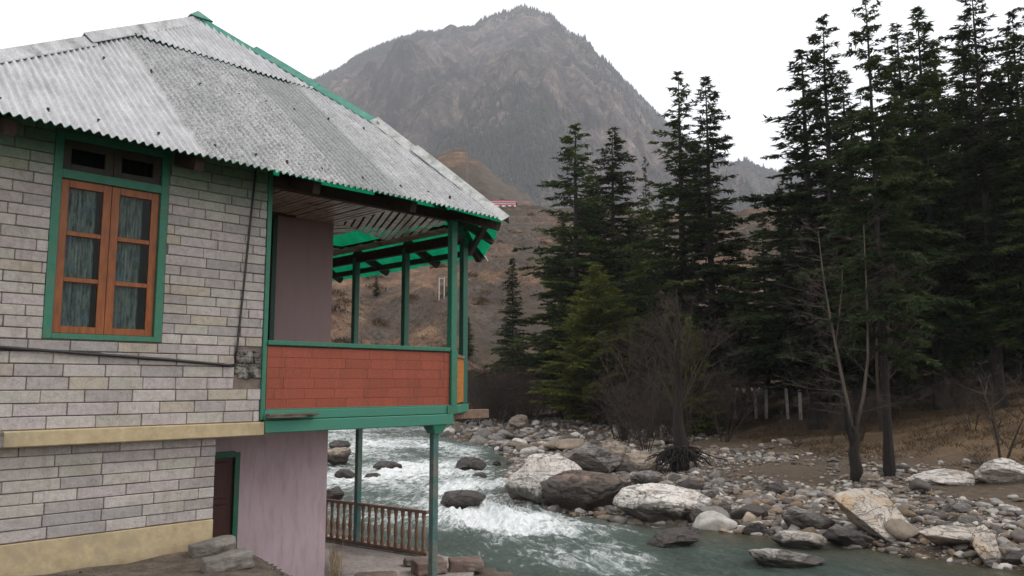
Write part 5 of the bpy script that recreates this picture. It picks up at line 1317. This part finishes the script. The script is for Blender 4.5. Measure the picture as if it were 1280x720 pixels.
# dry grass / undergrowth as stuff
def grass(name, P, Lm, mat, per=5, seed=2, z=None):
    r_ = np.random.default_rng(seed); n = len(P)*per; Q = np.repeat(P, per, 0); Q = Q+np.c_[r_.normal(0, Lm*.5, (n, 2)), np.zeros(n)]
    Q[:, 2] = G_all(Q[:, 0], Q[:, 1])-.02 if z is None else z
    D = np.c_[r_.normal(0, .9, (n, 2)), np.ones(n)]; D /= np.linalg.norm(D, axis=1, keepdims=True)
    v, f = tri_soup(Q, D, r_.normal(size=(n, 3)), Lm*r_.uniform(.5, 1.4, n), Lm*r_.uniform(.06, .14, n)); o = bpy.data.objects.new(name, me_from(v, f, mat, name)); scene.collection.objects.link(o); return o
n = 9000; y = rg.uniform(38, 100, n); X = rg.uniform(-.02, .7, n); P = np.c_[X*y, y, y*0]; d = segdist(P[:, 0], P[:, 1], RB); P = P[(d > 17) & (vnoise(P[:, 0]*.4, P[:, 1]*.4, 5) > .35)]
o = grass('undergrowth', P, .4, M['scrub'], 5); tag(o, 'low dry undergrowth and fallen twigs on the forest floor', 'undergrowth', kind='stuff')
n = 26000; y = 100+rg.random(n)**1.2*180; X = rg.uniform(-.3, .35, n); P = np.c_[X*y, y, y*0]; P = P[vnoise(P[:, 0]*.05, P[:, 1]*.05, 8) > .5]
o = grass('slope_scrub', P, .55, M['scrub'], 5, 3); tag(o, 'dry scrub covering the brown slope across the valley', 'scrub', kind='stuff')
# straw tuft by the pink wall
pt = HW(2.32, 1.9); n = 110; r_ = np.random.default_rng(4); Q = np.c_[pt[0]+.12+r_.normal(0, .05, n), pt[1]-.25+r_.normal(0, .06, n), np.full(n, -3.0)+r_.random(n)**2*.4]
D = np.c_[r_.normal(0, .3, (n, 2)), np.ones(n)]; D /= np.linalg.norm(D, axis=1, keepdims=True); v, f = tri_soup(Q, D, r_.normal(size=(n, 3)), r_.uniform(.1, .35, n), r_.uniform(.008, .016, n))
M['straw'] = simple('straw', (.25, .18, .08), (.42, .32, .16), 6, .9)
o = bpy.data.objects.new('straw_tuft', me_from(v, f, M['straw'], 'straw_tuft')); scene.collection.objects.link(o); tag(o, 'tuft of dry yellow straw standing against the corner of the pink wall', 'straw')

# concrete posts in the forest edge
for i, (px, yt, yb) in enumerate([(919, 486, 523), (945, 486, 523), (958, 484, 524), (985, 486, 524), (1001, 488, 525), (1029, 500, 527)]):
    p = hit(px, yb, 30); dt = ray(px, yt); h = dt[2]/dt[1]*p.y-p.z
    mb = MB(); w = .11; mb.box(-w, w, -w, w, -.3, h, .02); mb.box(-w*.6, w*.6, -w*.6, w*.6, h, h+.06, .01)
    o = mb.build('concrete_post', M['post_white'], loc=p); o.rotation_euler = (random.uniform(-.03, .03), random.uniform(-.03, .03), 0)
    tag(o, ['leftmost pale concrete post in the row before the forest', 'pale concrete post, second from the left of the row', 'pale concrete post, third from the left of the row, close to the second', 'pale concrete post, fourth from the left of the row', 'pale concrete post, fifth from the left of the row', 'short rightmost pale concrete post of the row beside the pale bare tree'][i], 'post', 'row of concrete posts before the forest')
# white frame of two poles on the slope seen under the balcony roof
p = hit(552, 374, 60)
fr = empty('pole_frame', p, 0, label='white frame of two thin poles on the brown slope seen under the balcony roof', cat='frame')
sc_ = p.y/F_
for dx in (-3.2*sc_, 3.2*sc_): MB().box(dx-.09, dx+.09, -.09, .09, -.5, 27*sc_).build('pole', M['post_white'], fr)
MB().box(-3.2*sc_+.09, 3.2*sc_-.09, -.07, .07, 26*sc_, 26.8*sc_).build('crossbar', M['post_white'], fr)
# far building on the crest
M['pinkred'] = simple('red_painted_wall', (.5, .12, .14), (.6, .18, .2), 2, .8); M['white_wall'] = simple('whitewash', (.7, .68, .68), (.8, .79, .78), 2, .8); M['far_window'] = simple('dark_far_window', (.04, .04, .05), (.06, .06, .07), 2, .4)
Yb = 286; x0 = (612-640)/F_*Yb; zb = float(G_hill(x0+5, Yb)); k = Yb/F_
fb = empty('hill_house', (x0+5, Yb, zb), 0, label='small white and red house on the crest beyond the roof corner', cat='house')
def crest_z(py): d = ray(628, py); return d[2]/d[1]*Yb-zb
wz = 3.4
MB().box(-4.4, 4.4, -2.5, 2.5, -2, wz).build('wall', M['white_wall'], fb)
MB().box(-4.43, 4.43, -2.53, -2.5, 1.0, 1.5).box(-4.43, 4.43, -2.53, -2.5, 2.4, 2.9).build('red_band', M['pinkred'], fb)
MB().box(-5, 5, -3.1, 3.1, wz, wz+.2).add([(-5, -3.1, wz+.2), (5, -3.1, wz+.2), (5, 3.1, wz+.2), (-5, 3.1, wz+.2), (-4, 0, wz+1.1), (4, 0, wz+1.1)], [(0, 1, 5, 4), (1, 2, 5), (2, 3, 4, 5), (3, 0, 4)]).build('roof', M['pinkred'], fb)
for xx_ in (-3.2, -1.1, 1.1, 3.2): MB().box(xx_-.45, xx_+.45, -2.56, -2.535, 1.55, 2.35).build('window', M['far_window'], fb)
rw = MB()
for i in range(14):
    xa = x0-9+i*2.6; rw.box(xa, xa+2.6, Yb-4.2, Yb-3.9, float(G_hill(xa+1.3, Yb-4))-1.5, zb+.75-.06*abs(i-4))
o = rw.build('retaining_wall', M['white_wall']); tag(o, 'long low white wall along the road below the red and white hill house', 'wall')
pz = MB(); pz.tube([(0, 0, -1), (0, 0, 9.5)], [.16, .1], 8)
pr_ = empty('utility_pole', (( 627-640)/F_*300, 300, float(G_hill(-4, 300))), 0, label='thin utility pole on the terraced slope behind the hill house', cat='pole'); pz.build('pole', M['dark_wood'], pr_); MB().box(-1, 1, -.08, .08, 8.6, 8.8).build('crossarm', M['dark_wood'], pr_)

# far forest on the mountain: countless small conifers as one object
M['far_tree'] = simple('far_conifers', (.012, .016, .012), (.028, .033, .024), .02, .95)
def far_forest():
    r_ = np.random.default_rng(12); n = 110000
    X = r_.uniform(-.42, .5, n); y = r_.uniform(1400, 3050, n); x = X*y; z = G_far(x, y)
    dens = fbm(x*.003, y*.003, 5, 71)+.35*fbm(x*.015, y*.015, 3, 72)
    keep = (dens > -.05+.8*r_.random(n)**.8) | ((y > 2940) & (r_.random(n) < np.where(X < -.045, .9, .25)))
    x, y, z = x[keep][:24000], y[keep][:24000], z[keep][:24000]; n = len(x)
    # ridge-line trees
    Xr_ = r_.uniform(-.34, .3, 4200); Xr_ = Xr_[(r_.random(4200) < np.where(Xr_ < -.04, 1, .35))]; yr = r_.uniform(2900, 3010, len(Xr_)); xr = Xr_*yr
    x = np.r_[x, xr]; y = np.r_[y, yr]; z = np.r_[z, G_far(xr, yr)]; n = len(x)
    h = r_.uniform(8, 22, n); w = h*r_.uniform(.16, .26, n); vs = np.zeros((n, 5, 3))
    a0 = r_.uniform(0, 6.28, n)
    for k in range(4): vs[:, k] = np.stack([x+w*np.cos(a0+k*1.5708), y+w*np.sin(a0+k*1.5708), z-1.0], -1)
    vs[:, 4] = np.stack([x, y, z+h], -1); b_ = np.arange(n)[:, None]*5
    f = np.concatenate([b_+np.array([[k, (k+1) % 4, 4]]) for k in range(4)], 0)
    o = mesh_np('mountain_forest', vs.reshape(-1, 3), f, M['far_tree'], False); tag(o, 'dark conifers scattered over the slopes and ridge of the mountain', 'forest', kind='stuff')
far_forest()

# ------------------------------------------------------------------ haze
hz_ = MB().box(-5550, 5550, -60, 4650, -16, 1720).build('haze', None); tag(hz_, 'pale even haze filling the valley', 'haze', kind='stuff')
m = bpy.data.materials.new('haze'); m.use_nodes = True; nt = m.node_tree; nt.nodes.clear(); out = nt.nodes.new('ShaderNodeOutputMaterial'); pv = nt.nodes.new('ShaderNodeVolumePrincipled')
pv.inputs['Color'].default_value = (.89, .93, 1.0, 1); pv.inputs['Density'].default_value = HAZE_DENSITY; nt.links.new(pv.outputs[0], out.inputs['Volume']); hz_.data.materials.append(m)
